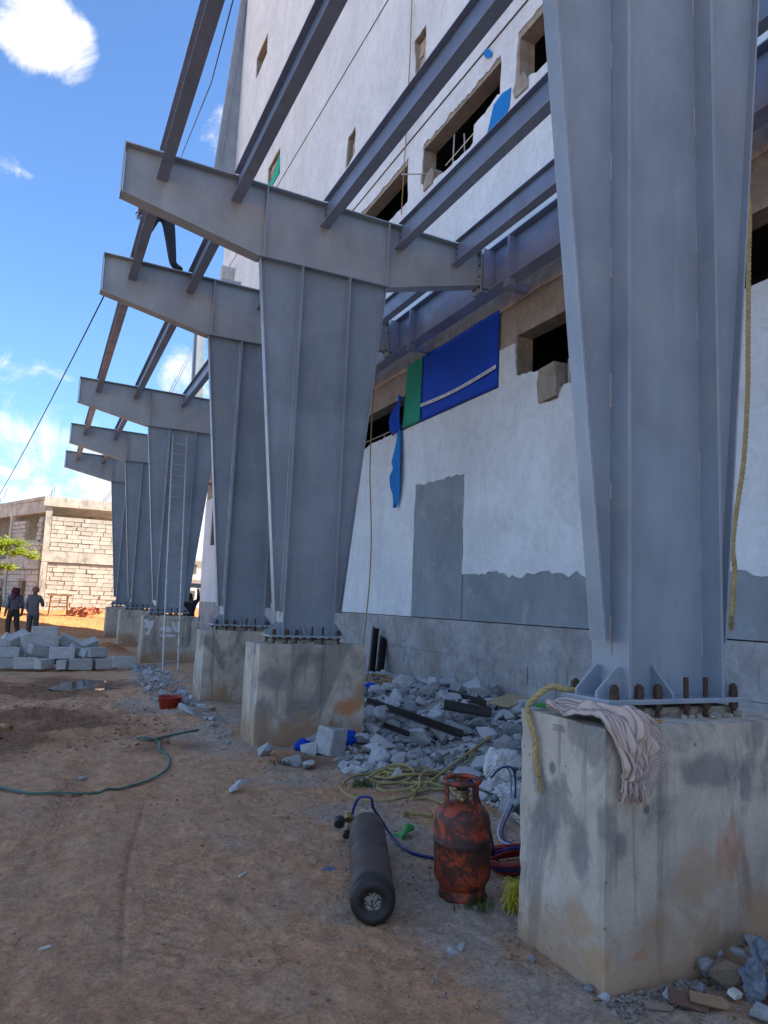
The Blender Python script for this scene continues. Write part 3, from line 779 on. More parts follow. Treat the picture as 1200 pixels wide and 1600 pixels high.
for k in range(24):
    y0 = 11.19-2.38*k/24; y1 = 11.19-2.38*(k+1)/24; z0 = 5.14+.05*math.sin(k/24*3.1)*-1+.045*k/24; z1 = 5.14+.05*math.sin((k+1)/24*3.1)*-1+.045*(k+1)/24
    st.add([(WX-.052, y0, z0-.028), (WX-.052, y1, z1-.028), (WX-.052, y1, z1+.028), (WX-.052, y0, z0+.028), (WX-.050, y0, z0-.028), (WX-.050, y1, z1-.028), (WX-.050, y1, z1+.028), (WX-.050, y0, z0+.028)], [(0, 3, 2, 1), (4, 5, 6, 7), (0, 1, 5, 4), (2, 3, 7, 6)])
so = st.build('printed_line', m_print, bs)
st = MB()
for k in range(60):
    t = (k+.3)/60
    if random.random() < .25: continue
    y0 = 11.17-2.34*t; z0 = 5.14-.05*math.sin(t*3.1)+.045*t
    st.box(WX-.0545, WX-.0525, y0-.022, y0, z0-.012, z0+.012)
st.build('print_mark', m_ink, bs)
ysheet('green_tarpaulin', [(11.82, 6.05), (11.19, 6.06), (11.21, 4.86), (11.92, 4.86)], m_green, 'narrow green sheet hung beside the large dark blue one', 'tarpaulin', .030, 10, 12, .010, 4)
# torn strip hanging below the sheets
q = MB(); pl = []; pr_ = []
prof = [(4.86, 11.95, 12.12), (4.6, 11.90, 12.20), (4.3, 11.86, 12.30), (4.15, 11.85, 12.18), (4.0, 11.84, 12.28), (3.8, 11.86, 12.22), (3.65, 11.88, 12.10), (3.5, 11.92, 12.08), (3.38, 12.0, 12.04)]
vs = []
for i, (z, ya, yb) in enumerate(prof):
    for j in range(5):
        t = j/4; vs.append((WX-.035-.03*math.sin(t*5+i*.6)-.012*i*.5, ya+(yb-ya)*t, z))
q.add(vs, [(i*5+j, (i+1)*5+j, (i+1)*5+j+1, i*5+j+1) for i in range(len(prof)-1) for j in range(4)])
o = q.build('torn_tarp_strip', m_blue2, None, True); o.modifiers.new('t', 'SOLIDIFY').thickness = .003
tag(o, 'torn strip of light blue tarp dangling down the white wall', 'tarp strip')
q = MB(); vs = []
for i in range(8):
    for j in range(7):
        u, v = j/6, i/7; vs.append((WX-.05-.05*math.sin(u*6+v*3), 11.93+.45*u*(.5+.5*math.sin(2.6*v+.3)), 5.48-.66*v+.06*math.sin(u*5)))
q.add(vs, [(i*7+j, (i+1)*7+j, (i+1)*7+j+1, i*7+j+1) for i in range(7) for j in range(6)])
o = q.build('bunched_tarp', m_blue, None, True); o.modifiers.new('t', 'SOLIDIFY').thickness = .003
tag(o, 'bunched blue rag of tarp caught at the edge of the dark window', 'tarp rag')
q = MB(); q.sheet([[(8.98, 9.05), (9.35, 9.05), (9.1, 9.62), (8.86, 9.66), (8.62, 9.60), (8.66, 9.3)]], fyz, WX-.012, WX-.006)
tag(q.build('blue_sheet_scrap', m_blue2), 'small bright blue sheet between two upper window openings', 'tarpaulin')
q = MB(); q.sheet([[(9.42, 10.78), (9.28, 10.74), (9.16, 10.58), (9.2, 10.52), (9.33, 10.6), (9.4, 10.7)]], fyz, WX-.03, WX-.027)
tag(q.build('blue_rag', m_blue2), 'tiny blue rag caught on the wire across the upper wall', 'rag')

# ------------------------------------------------------------------ steel portal columns
ZP, ZTOP, XL, XR, BW = 1.1994, 5.745, 2.5986, 3.2467, .2593
def solid(name, m, parent, boxes, bev=0):
    q = MB()
    for bx in boxes: q.box(*bx)
    return q.build(name, m, parent)
def make_column():
    root = thing('steel_column', (0, YS[0], 0), 'x', 'steel column', 'tapered grey steel columns in the canopy row')
    t = .016
    q = MB(); q.box(XL+t, XR-t, -.006, .006, ZP, ZTOP-.012); q.build('web_plate', m_steel, root)
    for x0 in (XL, XR-t): solid('flange', m_steel, root, [(x0, x0+t, -BW/2, BW/2, ZP, ZTOP-.012)])
    lw = [(XL-.006, 1.47), (2.53, 1.47), (2.09, ZTOP-.012), (XL-.006, ZTOP-.012)]; rw = [(XR+.006, 1.47), (3.35, 1.47), (3.775, ZTOP-.012), (XR+.006, ZTOP-.012)]
    for poly in (lw, rw): q = MB(); q.prism(poly, fxz, -.006, .006); q.build('wing_plate', m_steel, root)
    for (xa, xb, s) in ((2.53, 2.09, -1), (3.35, 3.775, 1)):
        q = MB(); q.prism([(xa, 1.465), (xa+s*.012, 1.465), (xb+s*.012, ZTOP-.012), (xb, ZTOP-.012)], fxz, -.052, .052); q.build('edge_plate', m_steel, root)
    q = MB(); q.box(2.05, 3.80, -.10, .10, ZTOP-.0115, ZTOP-.0005); q.build('cap_plate', m_steel, root)
    q = MB(); q.box(2.4343, 3.3911, -.1716, .1716, ZP-.024, ZP-.0005); bevel(q.build('base_plate', m_steel, root), .003)
    # gussets
    for (xa, xb) in ((XL, 2.445), (XR, 3.38)):
        for y in (-.075, .07):
            q = MB(); s = 1 if xb > xa else -1
            q.prism([(xa+s*.001, ZP), (xb, ZP), (xb, ZP+.03), (xa+s*.03, ZP+.145), (xa+s*.001, ZP+.145)], fxz, y-.006, y+.006); q.build('gusset', m_steel, root)
    for s in (-1, 1):
        q = MB(); q.prism([(s*.0065, ZP), (s*.150, ZP), (s*.150, ZP+.02), (s*.02, ZP+.145), (s*.0065, ZP+.145)], fyz, 2.86, 2.872); q.build('gusset', m_steel, root)
    # weld stitches
    q = MB(); r_ = random.Random(2)
    for x in (XL-.004, XL+t+.004, XR-t-.004, XR+.004):
        z = ZP+.2
        while z < ZTOP-.3:
            q.tube([(x, -.0085, z), (x, -.0085, z+r_.uniform(.08, .2))], .0035, 5); z += r_.uniform(.45, .8)
    w = q.build('weld_bead', m_weld, root)
    # anchor bolts
    xs = [2.50, 2.655, 2.775, 2.965, 3.10, 3.30]
    first = None
    for yy in (-.138, .138):
        for i, x in enumerate(xs):
            h = .068 if (i not in (3, 4) or yy > 0) else .10
            q = MB(); q.tube([(x, yy, 1.09), (x, yy, ZP+h)], .0125, 8); bo = q.build('anchor_bolt', m_bolt, root)
            q = MB()
            if i not in (3, 4) or yy > 0: q.tube([(x, yy, ZP+.001), (x, yy, ZP+.034)], .024, 6); q.tube([(x, yy, ZP+.037), (x, yy, ZP+.058)], .022, 6)
            q.tube([(x, yy, ZP-.055), (x, yy, ZP-.0245)], .024, 6)
            q.build('nut', m_bolt, bo)
    return root
col0 = make_column()
clab = ['nearest large tapered steel column standing behind the towel', 'second tapered steel column, in the middle of the picture, on the pier with rust stain',
        'third tapered steel column, half hidden behind the second one', 'fourth tapered steel column with the ladder leaning on it', 'fifth tapered steel column, just left of the laddered column',
        'farthest tapered steel column at the left end of the row']
cols = [col0]; km = kidmap(col0)
for i in range(1, 6):
    c = copy_tree(col0, km); c.location = (0, YS[i], 0); cols.append(c)
for c, lb in zip(cols, clab): c['label'] = lb

# cross beams
BT0, BT1 = 6.70, 6.60                       # top of the beam at its tip and at the wall end
def btop(x): return BT0+(BT1-BT0)*(x-.45)/(5.2-.45)
def make_beam():
    root = thing('canopy_beam', (0, YS[0], 0), 'x', 'canopy beam', 'tapered canopy beams across the column tops')
    t = .014
    poly = [(.45, 6.11), (2.06, ZTOP), (3.785, ZTOP), (5.19, 6.10), (5.19, btop(5.19)-t), (.45, btop(.45)-t)]
    q = MB(); q.prism(poly, fxz, -.006, .006); q.build('web_plate', m_steel_beam, root)
    q = MB(); q.prism([(.44, btop(.44)-t+.0005), (5.2, btop(5.2)-t+.0005), (5.2, btop(5.2)), (.44, btop(.44))], fxz, -.10, .10); q.build('top_flange', m_steel_beam, root)
    for (xa, za, xb, zb) in ((.44, 6.11, 2.049, ZTOP), (3.802, ZTOP, 5.2, 6.10)):
        q = MB(); q.prism([(xa, za-t), (xb, zb-t), (xb, zb-.0005), (xa, za-.0005)], fxz, -.10, .10); q.build('bottom_flange', m_steel_beam, root)
    for x in (2.10, 3.765):
        for s in (-1, 1):
            y0, y1 = sorted((s*.0065, s*.095)); solid('stiffener', m_steel_beam, root, [(x, x+.012, y0, y1, ZTOP+.001, btop(x)-t-.003)])
    solid('end_plate', m_steel_beam, root, [(.425, .4385, -.10, .10, 6.095, btop(.44)-.001)])
    solid('end_plate', m_steel_beam, root, [(5.2005, 5.2165, -.11, .11, 5.99, btop(5.2)+.01)])
    q = MB(); r_ = random.Random(3)
    for z in (6.06, 6.22, 6.38, 6.53):
        for y in (-.075, .075): q.tube([(5.186, y, z), (5.1995, y, z)], .013, 6)
    q.build('bolt_head', m_hole, root)
    q = MB()
    for x in (.62, .72, .98, 1.12, 1.35): q.tube([(x, -.05, btop(x)-t-.004), (x, -.05, btop(x)-t-.0003)], .009, 6)
    q.build('bolt_head', m_weld, root)
    return root
beam0 = make_beam(); km = kidmap(beam0)
blab = ['nearest canopy beam, above the top edge of the picture over the nearest column', 'large tapered canopy beam across the second column, nearest one fully in view', 'canopy beam across the third column with a man standing on it',
        'canopy beam across the laddered fourth column', 'canopy beam across the fifth column', 'smallest canopy beam across the farthest column']
beams = [beam0]
for i in range(1, 6):
    c = copy_tree(beam0, km); c.location = (0, YS[i], 0); beams.append(c)
for c, lb in zip(beams, blab): c['label'] = lb

# purlins
PX = [.80, 1.675, 2.825, 3.89, 4.765]
PN = ['outermost', 'second from the outer edge', 'middle', 'second from the wall', 'nearest to the wall']
BAYN = ['between the nearest two columns', 'in the short bay behind the second column', 'between the third and the laddered column', 'in the bay behind the laddered column', 'in the farthest bay']
PWD, PDP = .13, .315
for bay in range(5):
    y0, y1 = YS[bay]+.0075, YS[bay+1]-.0075
    L = y1-y0; mats = m_purlin; t = .009
    meshes = []
    q = MB(); q.box(-.004, .004, 0, L, t, PDP-t); meshes.append(('web', q.mesh('web', m_purlin)))
    q = MB(); q.box(-PWD/2, PWD/2, 0, L, 0, t-.0003); meshes.append(('bottom_flange', q.mesh('bottom_flange', m_purlin)))
    q = MB(); q.box(-PWD/2, PWD/2, .094, L-.094, PDP-t+.0003, PDP+.0); meshes.append(('top_flange', q.mesh('top_flange', m_purlin)))
    q = MB()
    for yy in (.05, L-.05):
        for zz in (.07, .15, .23): q.tube([(-.012, yy, zz), (-.0045, yy, zz)], .012, 6)
    meshes.append(('bolt_head', q.mesh('bolt_head', m_hole)))
    for k, x in enumerate(PX):
        xc = x+PWD/2
        r = thing('purlin', (xc, y0, btop(xc)-PDP+.018), f'{PN[k]} purlin {BAYN[bay]}', 'purlin', 'grey steel purlins running along the canopy')
        for nme, mm in meshes:
            o = bpy.data.objects.new(nme, mm); COL.objects.link(o); o.parent = r

# girder along the wall, in spliced lengths
GXW, GZ0, GZ1 = 5.42, 6.02, 6.64
spl = [-2.0, 3.55, 7.74, 10.63, 14.7, 17.75, 23.1, 29.6]
glab = {0: 'wall girder length at the right edge behind the nearest column', 1: 'wall girder length between the nearest two columns', 2: 'short wall girder length bolted at the second canopy beam', 3: 'wall girder length above the green and blue sheets', 4: 'wall girder length behind the third column', 5: 'wall girder length behind the laddered column', 6: 'wall girder length at the far end of the wall'}
for i in range(len(spl)-1):
    a, c = spl[i]+.002, spl[i+1]-.002
    g = thing('wall_girder', (GXW, a, 0), glab[i], 'girder', 'steel girder lengths bolted along the wall'); L = c-a
    solid('web', m_girder, g, [(-.005, .005, 0, L, GZ0+.016, GZ1-.016)])
    solid('bottom_flange', m_girder, g, [(-.11, .11, 0, L, GZ0, GZ0+.0155)])
    solid('top_flange', m_girder, g, [(-.11, .11, 0, L, GZ1-.0155, GZ1)])
    for yy in (0.0, L-.014): solid('splice_plate', m_girder, g, [(-.13, -.0055, yy, yy+.014, GZ0-.10, GZ0-.0005), (-.125, -.006, yy, yy+.014, GZ0+.016, GZ1-.016)])
    q = MB()
    for yy in (-.008, L+.0):
        for zz in (GZ0+.12, GZ0+.28, GZ0+.44, GZ0-.05): q.tube([(-.085, yy, zz), (-.085, yy+.008, zz)], .014, 6)
    q.build('bolt_head', m_hole, g)
    solid('splice_angle', m_girder, g, [(-.10, .06, .02, .13, GZ0-.10, GZ0-.09), (-.10, -.09, .02, .13, GZ0-.089, GZ0-.0005)])
    yy = .35
    while yy < L-.3: solid('wall_bracket', m_girder, g, [(.112, WX-GXW+.004, yy, yy+.10, GZ0+.05, GZ0+.16)]); yy += 2.9
for i, y in enumerate(YS):
    # stub bracket between beam end and girder
    s = thing('beam_bracket', (0, y, 0), f'steel bracket joining the wall girder to the {["nearest","second","third","fourth","fifth","farthest"][i]} canopy beam', 'bracket', 'brackets between beam ends and wall girder')
    solid('plate', m_girder, s, [(5.218, 5.40, -.14, -.128, GZ0+.02, GZ1-.02)]); solid('plate', m_girder, s, [(5.218, 5.40, .128, .14, GZ0+.02, GZ1-.02)])
    solid('plate', m_girder, s, [(5.218, 5.305, -.126, .126, GZ0-.03, GZ0-.012)])
#PART3
# ------------------------------------------------------------------ concrete piers
def make_pier(x0, x1, y0, y1, z0, z1, seed, chip=.02):
    """block with slightly uneven faces, chipped arrises"""
    nxs, nys, nzs = 26, 14, 26
    bm = bmesh.new()
    bmesh.ops.create_cube(bm, size=1)
    bmesh.ops.subdivide_edges(bm, edges=bm.edges[:], cuts=23, use_grid_fill=True)
    for v in bm.verts:
        u = v.co.copy(); p = Vector((x0+(x1-x0)*(u.x+.5), y0+(y1-y0)*(u.y+.5), z0+(z1-z0)*(u.z+.5)))
        a = [abs(abs(c)-.5) < 1e-4 for c in u]; ne = sum(a)
        n = Vector([math.copysign(1, c) if f else 0 for c, f in zip(u, a)])
        k = .006*mnoise.noise(p*1.6+Vector((seed, 0, 0)))+.004*mnoise.noise(p*6+Vector((seed, 3, 0)))
        if ne >= 2:
            q = mnoise.noise(p*5+Vector((seed*2, 1, 5)))+.6*mnoise.noise(p*14+Vector((seed, 7, 2)))
            k -= .004+chip*max(0, q)*.9
        v.co = p+n.normalized()*k
        if a[2] and u.z < 0: v.co.z = z0
    me = bpy.data.meshes.new('concrete_pier'); bm.to_mesh(me); bm.free(); me.materials.append(m_pier)
    for p in me.polygons: p.use_smooth = False
    return me
plab = ['nearest concrete pier, large block with a towel over its corner', 'concrete pier under the second column, rust stain at its lower right', 'concrete pier under the third column, between rubble heaps', 'concrete pier with white paint smears and a ladder in front', 'concrete pier half sunk in red soil left of the painted pier', 'farthest concrete pier at the left end of the row']
for i, y in enumerate(YS):
    x0, x1 = (2.29, 3.60) if i not in (3, ) else (2.30, 3.60)
    me_ = make_pier(x0, x1, y-.31, y+.31, -.35, 1.105, i*7.3)
    o = bpy.data.objects.new('concrete_pier', me_); COL.objects.link(o); tag(o, plab[i], 'pier', 'concrete piers under the columns')
    # crumbly grout bed under the base plate
    q = MB(); r_ = random.Random(i)
    for k in range(46):
        x = r_.uniform(2.46, 3.36); yy = r_.choice((-1, 1))*r_.uniform(.03, .2); s = r_.uniform(.012, .03)
        q.obox((x, y+yy, 1.108+s*.3), (s*1.6, s*1.2, s), Matrix.Rotation(r_.uniform(0, 3), 3, 'Z') @ Matrix.Rotation(r_.uniform(-.5, .5), 3, 'X'))
    q.box(2.50, 3.33, y-.10, y+.10, 1.10, ZP-.05)
    tag(q.build('grout_bed', m_cap, o), kind='stuff')
    pier_objs = globals().setdefault('pier_objs', []); pier_objs.append(o)
#PART3B
def text_on(parent, body, size, M4, m, name='pencil_number'):
    cu = bpy.data.curves.new(name, 'FONT'); cu.body = body; cu.size = size; cu.extrude = .0004; cu.materials.append(m)
    o = bpy.data.objects.new('tmp', cu); COL.objects.link(o); dg = bpy.context.evaluated_depsgraph_get()
    me_ = bpy.data.meshes.new_from_object(o.evaluated_get(dg)); bpy.data.objects.remove(o); bpy.data.curves.remove(cu)
    o = bpy.data.objects.new(name, me_); COL.objects.link(o); o.parent = parent; o.matrix_world = M4; return o
# pencilled number on the shaded side of the nearest pier (faces -X)
pX = 2.283; pc = onX(868, 1141, pX)
text_on(pier_objs[0], '2770', .042, Matrix(((0, 0, -1, pX-.004), (-1, 0, 0, pc.y+.02), (0, 1, 0, pc.z), (0, 0, 0, 1))), plain('pencil_mark', (.19, .19, .19), .9))
# white paint smears on the fourth pier
def smear(pts, y):
    q = MB(); q.sheet([[(p[0], p[1]) for p in pts]], fxz, y-.006, y+.0); return q
y4 = YS[3]-.318
for poly in ([(670, 655), (690, 650), (700, 662), (722, 656), (720, 682), (708, 700), (700, 722), (690, 728), (678, 722), (694, 705), (690, 690), (676, 695), (682, 675)], [(752, 690), (768, 682), (790, 685), (806, 702), (798, 714), (772, 712), (750, 704)], [(808, 662), (818, 668), (822, 690), (832, 690), (832, 664), (842, 664), (842, 712), (820, 712), (806, 690)], [(742, 726), (790, 722), (826, 726), (820, 734), (760, 736)]):
    pp = [onY(x/3, 750+y/3, y4) for x, y in poly]
    b = smear([(p.x, p.z) for p in pp], y4); b.build('paint_smear', m_print, pier_objs[3])

# ------------------------------------------------------------------ far block building
fb = thing('block_building', (0, 0, 0), 'half built two storey building of pale concrete blocks in the sun', 'building')
FY, FX0, FX1, FG, FT = 38.0, -.02, 4.6, .55, 6.05
dl = Vector((-1.75, 4.2, 0)).normalized()               # the receding left side
def fl(t, w):   # point on the left side, t along it, w inward
    n_ = Vector((dl.y, -dl.x, 0)); return Vector((FX0, FY, 0))+dl*t+n_*w
rr = random.Random(8)
bvar = []
for k in range(8):
    q = MB(); a = rr.uniform(-.012, .012); c = [rr.uniform(-.010, .010) for _ in range(8)]
    q.hexa([(-.24+c[0], a, -.088+c[1]), (.24+c[2], a+c[3], -.088+c[4]), (.24, .14, -.088), (-.24, .14, -.088), (-.24+c[5], a, .088+c[6]), (.24+c[2], a, .088+c[7]), (.24, .14, .088), (-.24, .14, .088)])
    bvar.append(q.mesh('block', m_wallblock))
def course_wall(xa, xb, za, zb, place):
    z = za; row = 0
    while z < zb-.1:
        x = xa - (.26 if row % 2 else 0)
        while x < xb-.05:
            w = .50*rr.choice((1, 1, 1, .8, .62)); x1 = min(x+w, xb); x0 = max(x, xa)
            if x1-x0 > .1:
                o = bpy.data.objects.new('block', bvar[rr.randrange(8)]); COL.objects.link(o); o.parent = fb
                place(o, (x0+x1)/2, z+.098, (x1-x0-.016)/.48)
            x += w
        z += .205; row += 1
def pf(o, x, z, s): o.location = (x, FY+.035+rr.uniform(-.012, .012), z); o.scale = (s, 1, rr.uniform(1.0, 1.09))
course_wall(FX0+.30, 3.35, FG+.1, 2.93, pf); course_wall(FX0+.30, 3.35, 3.5, 5.15, pf)
b = MB(); b.box(FX0+.29, FX1-.3, FY+.075, FY+.22, FG-.3, 2.95); b.box(FX0+.29, FX1-.3, FY+.075, FY+.22, 3.48, 5.13); b.build('mortar_wall', m_mortar, fb)
b = MB(); b.box(3.36, FX1-.3, FY+.03, FY+.0745, FG, 2.94); b.box(3.36, FX1-.3, FY+.03, FY+.0745, 3.49, 5.13); b.build('block_wall_end', m_wallblock, fb)
b = MB(); b.box(FX0, FX1, FY-.02, FY+.3, 2.955, 3.47); b.build('floor_beam', m_slab, fb)
for x in (FX0, FX1-.28):
    for za, zb in ((FG-.4, 2.95), (3.475, 5.62)): b = MB(); b.box(x, x+.28, FY-.01, FY+.28, za, zb); b.build('frame_column', m_slab, fb)
# roof slab with a deep edge beam, following the two sides
def quadp(t0, t1, w0, w1): return [fl(t0, w0), fl(t1, w0), fl(t1, w1), fl(t0, w1)]
LL = 9.0
b = MB()
c0, c1 = Vector((FX0-.12, FY-.10, 0)), Vector((FX1+.1, FY-.10, 0)); c2 = Vector((FX1+.1, FY+7.5, 0)); c3 = fl(LL, 0)
b.prism([(c0.x, c0.y), (c1.x, c1.y), (c2.x, c2.y), (c3.x, c3.y)], fxy, 5.90, FT); 
b.build('roof_slab', m_slab, fb)
b = MB(); b.box(FX0-.12, FX1+.1, FY-.099, FY+.25, 5.60, 5.897); b.build('edge_beam', m_slab, fb)
b = MB(); p = quadp(0.02, LL, -.05, .26); b.prism([(v.x, v.y) for v in p], fxy, 5.30, 5.895); b.build('edge_beam', m_slab, fb)
b = MB(); p = quadp(0.3, LL, -.02, .26); b.prism([(v.x, v.y) for v in p], fxy, 2.6, 3.1); b.build('floor_beam', m_slab, fb)
b = MB()
p = [(FX0+.3, FY+.3), (FX1, FY+.3), (FX1, FY+7), (fl(LL, .3).x, fl(LL, .3).y)]; b.prism(p, fxy, 2.7, 2.94); b.build('floor_slab', m_dark, fb)
b = MB(); b.box(-2.5, FX1, FY+7.2, FY+7.4, .3, 5.9); b.build('back_wall', m_mortar, fb)
for t in (3.9, 7.2, 8.7):
    for za, zb in ((3.1, 5.3), (.3, 2.6)): b = MB(); p = quadp(t, t+.3, -.02, .28); b.prism([(v.x, v.y) for v in p], fxy, za, zb); b.build('frame_column', m_slab, fb)
# blocks of the left side: whole on the lower floor with door gaps, broken piers above
def plft(o, t, z, s):
    v = fl(t, .03); o.location = (v.x, v.y, z); o.rotation_euler = (0, 0, math.atan2(dl.y, dl.x)+math.pi); o.scale = (s, 1, 1)
def lw_(t0, t1, z0, z1):
    n0 = fl(t0, .08); course_wall(t0, t1, z0, z1, plft)
    b = MB(); p = quadp(t0, t1, .1, .22); b.prism([(v.x, v.y) for v in p], fxy, z0-.1, z1); b.build('mortar_wall', m_mortar, fb)
lw_(.3, 1.6, FG, 2.1); lw_(2.5, 3.9, FG, 2.1); lw_(4.8, 6.3, FG, 2.1); lw_(.3, 6.5, 2.12, 2.58); lw_(.3, 3.9, 3.1, 4.0); lw_(2.3, 3.9, 4.0, 5.0); lw_(.4, .9, 4.0, 5.1)
for (x, y, z, L) in ((.15, FY+.1, FT, .42), (.24, FY+.14, FT, .55), (.1, FY+.15, FT, .3)): b = MB(); b.tube([(x, y, z), (x+.02, y, z+L)], .012, 5); b.build('starter_bar', m_blacksteel, fb)
v = fl(6.0, .1); b = MB(); b.tube([(v.x, v.y, FT), (v.x-.05, v.y, FT+.3), (v.x+.12, v.y, FT+.42), (v.x+.2, v.y, FT+.9)], .014, 5)
b.build('starter_bar', m_blacksteel, fb)

# pale building far behind, seen between the columns
pb = thing('distant_house', (14.0, 82, .3), 'distant pale house with small windows glimpsed in the gap beside the white wall', 'house')
b = MB(); b.box(-1.5, 8, .12, 9, 0, 3.1); b.box(-1.5, 8, .12, 9, 3.3, 5.2); b.build('wall', plain('pale_far_wall', (.62, .52, .42), .9), pb)
b = MB(); b.box(-1.7, 8.2, -.2, 9.2, 3.1, 3.3); b.box(-1.7, 8.2, -.2, 9.2, 5.2, 5.5); b.build('roof_slab', m_slab, pb)
for z in (.9, 3.75):
    for x in (-.6, .9, 2.4, 3.9, 5.4):
        b = MB(); b.box(x, x+.8, .08, .13, z, z+1.1); f = b.build('window', m_slab, pb)
        b = MB(); b.box(x+.07, x+.73, .06, .079, z+.07, z+1.03); b.build('pane', m_dark, f)

# ------------------------------------------------------------------ heap of loose blocks
bl = []
for k in range(5):
    q = MB(); r_ = random.Random(70+k); c = lambda: r_.uniform(-.008, .008)
    q.hexa([(x*.21+c(), y*.105+c(), z*.10+c()) for z in (-1, 1) for x, y in ((-1, -1), (1, -1), (1, 1), (-1, 1))])
    me_ = q.mesh('concrete_block', m_block); bl.append(me_)
def cblock(px, py, Y, rz=0, rx=0, ry=0, s=1.0, lab=None):
    p = onY(px, py, Y)
    o = bpy.data.objects.new('concrete_block', bl[random.randrange(5)]); COL.objects.link(o)
    o.location = p; o.rotation_euler = (rx, ry, rz); o.scale = (s, s, s)
    bevel(o, .008)
    BLK.append((px, py, o)); tag(o, lab, 'concrete block', 'loose concrete blocks in the heap'); return o
BLK = []
R_ = random.Random(5)
for (px, py, Y, rz, rx, ry, s) in [
    (-12, 1036, 16.5, .1, 0, 0, 1), (15, 1036, 16.5, .08, 0, 0, .95), (41, 1036, 16.45, -.05, 0, 0, 1.08), (68, 1037, 16.45, .9, 0, 0, .95), (99, 1038, 16.45, 1.3, 0, 0, .9), (126, 1038, 16.4, -.05, 0, 0, 1.08), (146, 1036, 16.7, 1.2, 0, 0, 1),
    (166, 1037, 16.4, .2, 0, 0, 1.02), (193, 1034, 16.35, .12, 0, 0, 1.05), (60, 1030, 16.85, .3, 0, 0, 1), (90, 1030, 16.95, .1, 0, 0, 1), (120, 1029, 16.9, .5, 0, 0, 1), (150, 1028, 17.0, .2, 0, 0, 1), (20, 1028, 16.9, .0, 0, 0, 1),
    (12, 1019, 16.7, .06, 0, 0, 1.02), (-14, 1017, 16.7, .3, 0, 0, 1), (97, 1020, 16.62, .02, 0, 0, 1.15), (61, 1017, 16.75, .5, .15, .25, .98), (150, 1019, 16.7, .55, 0, 0, .98), (122, 1019, 16.85, .3, .2, .45, .95), (137, 1023, 16.7, .8, .3, .3, .8), (37, 1022, 17.0, .2, 0, 0, 1), (80, 1015, 17.1, .7, .2, .1, .9),
    (42, 1007, 16.9, .3, 0, 1.35, 1.05), (70, 1002, 16.95, .04, 0, 0, 1.22), (27, 998, 17.0, .5, .35, -.45, 1.0), (18, 1003, 17.1, .2, .5, .5, .9), (4, 1005, 17.05, .1, 0, 0, 1), (86, 1010, 17.25, .3, .2, .3, 1), (110, 1004, 17.2, .15, .35, .42, 1.1), (138, 1007, 17.15, .5, .5, -.35, .92), (97, 1008, 17.3, .6, .5, .2, .9), (128, 1012, 17.4, .2, .1, .1, 1),
    (70, 988, 17.05, .06, 0, 0, 1.15), (50, 997, 17.3, .4, 0, .2, 1), (5, 1018, 17.1, .4, 0, .1, 1)]:
    lab = {(70, 988): 'grey concrete block lying on the very top of the loose heap', (193, 1034): 'grey concrete block at the right end of the front row of the heap', (42, 1007): 'grey concrete block standing on end in the heap'}.get((px, py))
    cblock(px, py, Y, rz, rx, ry, s, lab)
ORD = ['first', 'second', 'third', 'fourth', 'fifth', 'sixth', 'seventh', 'eighth', 'ninth', 'tenth', 'eleventh', 'twelfth', 'thirteenth']
for rown, lo, hi in (('in the bottom row', 1032.5, 1100), ('tucked behind the bottom row', 1024.5, 1032.5), ('in the middle layer', 1012.5, 1024.5), ('in the upper layer', 990, 1012.5)):
    row = sorted([(a_, o_) for a_, c_, o_ in BLK if lo < c_ <= hi], key=lambda t_: t_[0])
    for i, (a_, o_) in enumerate(row):
        if not o_.get('label'): o_['label'] = f'grey concrete block of the loose heap, {ORD[i]} from the left {rown}'
q = MB(); q.box(-.55, .55, -.06, .06, 0, .025)
o = q.build('timber_plank', m_ply); o.location = (onZ(40, 1053, 0).x, 15.9, gz(0.1, 15.9)+.005); o.rotation_euler = (0, 0, .04); tag(o, 'pale plank lying in front of the loose concrete blocks', 'plank')

# trestle and brick stacks in the sunlit yard
TY = 35.4
def yb(px, py, Y):      # base point on the rough ground
    p = onY(px, py, Y); return Vector((p.x, Y, gz(p.x, Y)))
p0 = yb(91, 955, TY)
tr = thing('timber_trestle', p0, 'rough timber trestle standing in the sun by the block wall', 'trestle')
for (x, y) in ((-.33, -.2), (.33, -.2), (-.33, .2), (.33, .2)):
    q = MB(); q.tube([(x*1.15, y, -.05), (x, y, .82)], .05, 6); q.build('leg', m_wood, tr)
q = MB(); q.box(-.48, .5, -.27, .27, .82, .90); q.build('tabletop', m_wood, tr)
for z in (.35, .6): q = MB(); q.tube([(-.36, -.22, z), (.36, -.22, z+.05)], .028, 5); q.build('brace', m_wood, tr)
brk = MB(); brk.box(-.115, .115, -.055, .055, -.038, .038); bme = brk.mesh('clay_brick', m_clay)
for si, (px, n) in enumerate(((122, 11), (143, 14))):
    p0 = yb(px, 955, TY-.3); k = 0
    st_ = thing('brick_stack', p0, ['low leaning stack of red clay bricks', 'taller stack of red clay bricks at the right'][si]+' by the block wall', 'brick stack', 'red brick stacks in the yard')
    for lv in range(5):
        for c in range(4-lv//2):
            o = bpy.data.objects.new('brick', bme); COL.objects.link(o); o.parent = st_; k += 1
            o.location = (-.4+c*.25+lv*.05, random.uniform(-.05, .05), .04+lv*.08+(.06*c if si else .04*c)); o.rotation_euler = (random.uniform(-.2, .2), random.uniform(-.5, .1), random.uniform(-.6, .6))

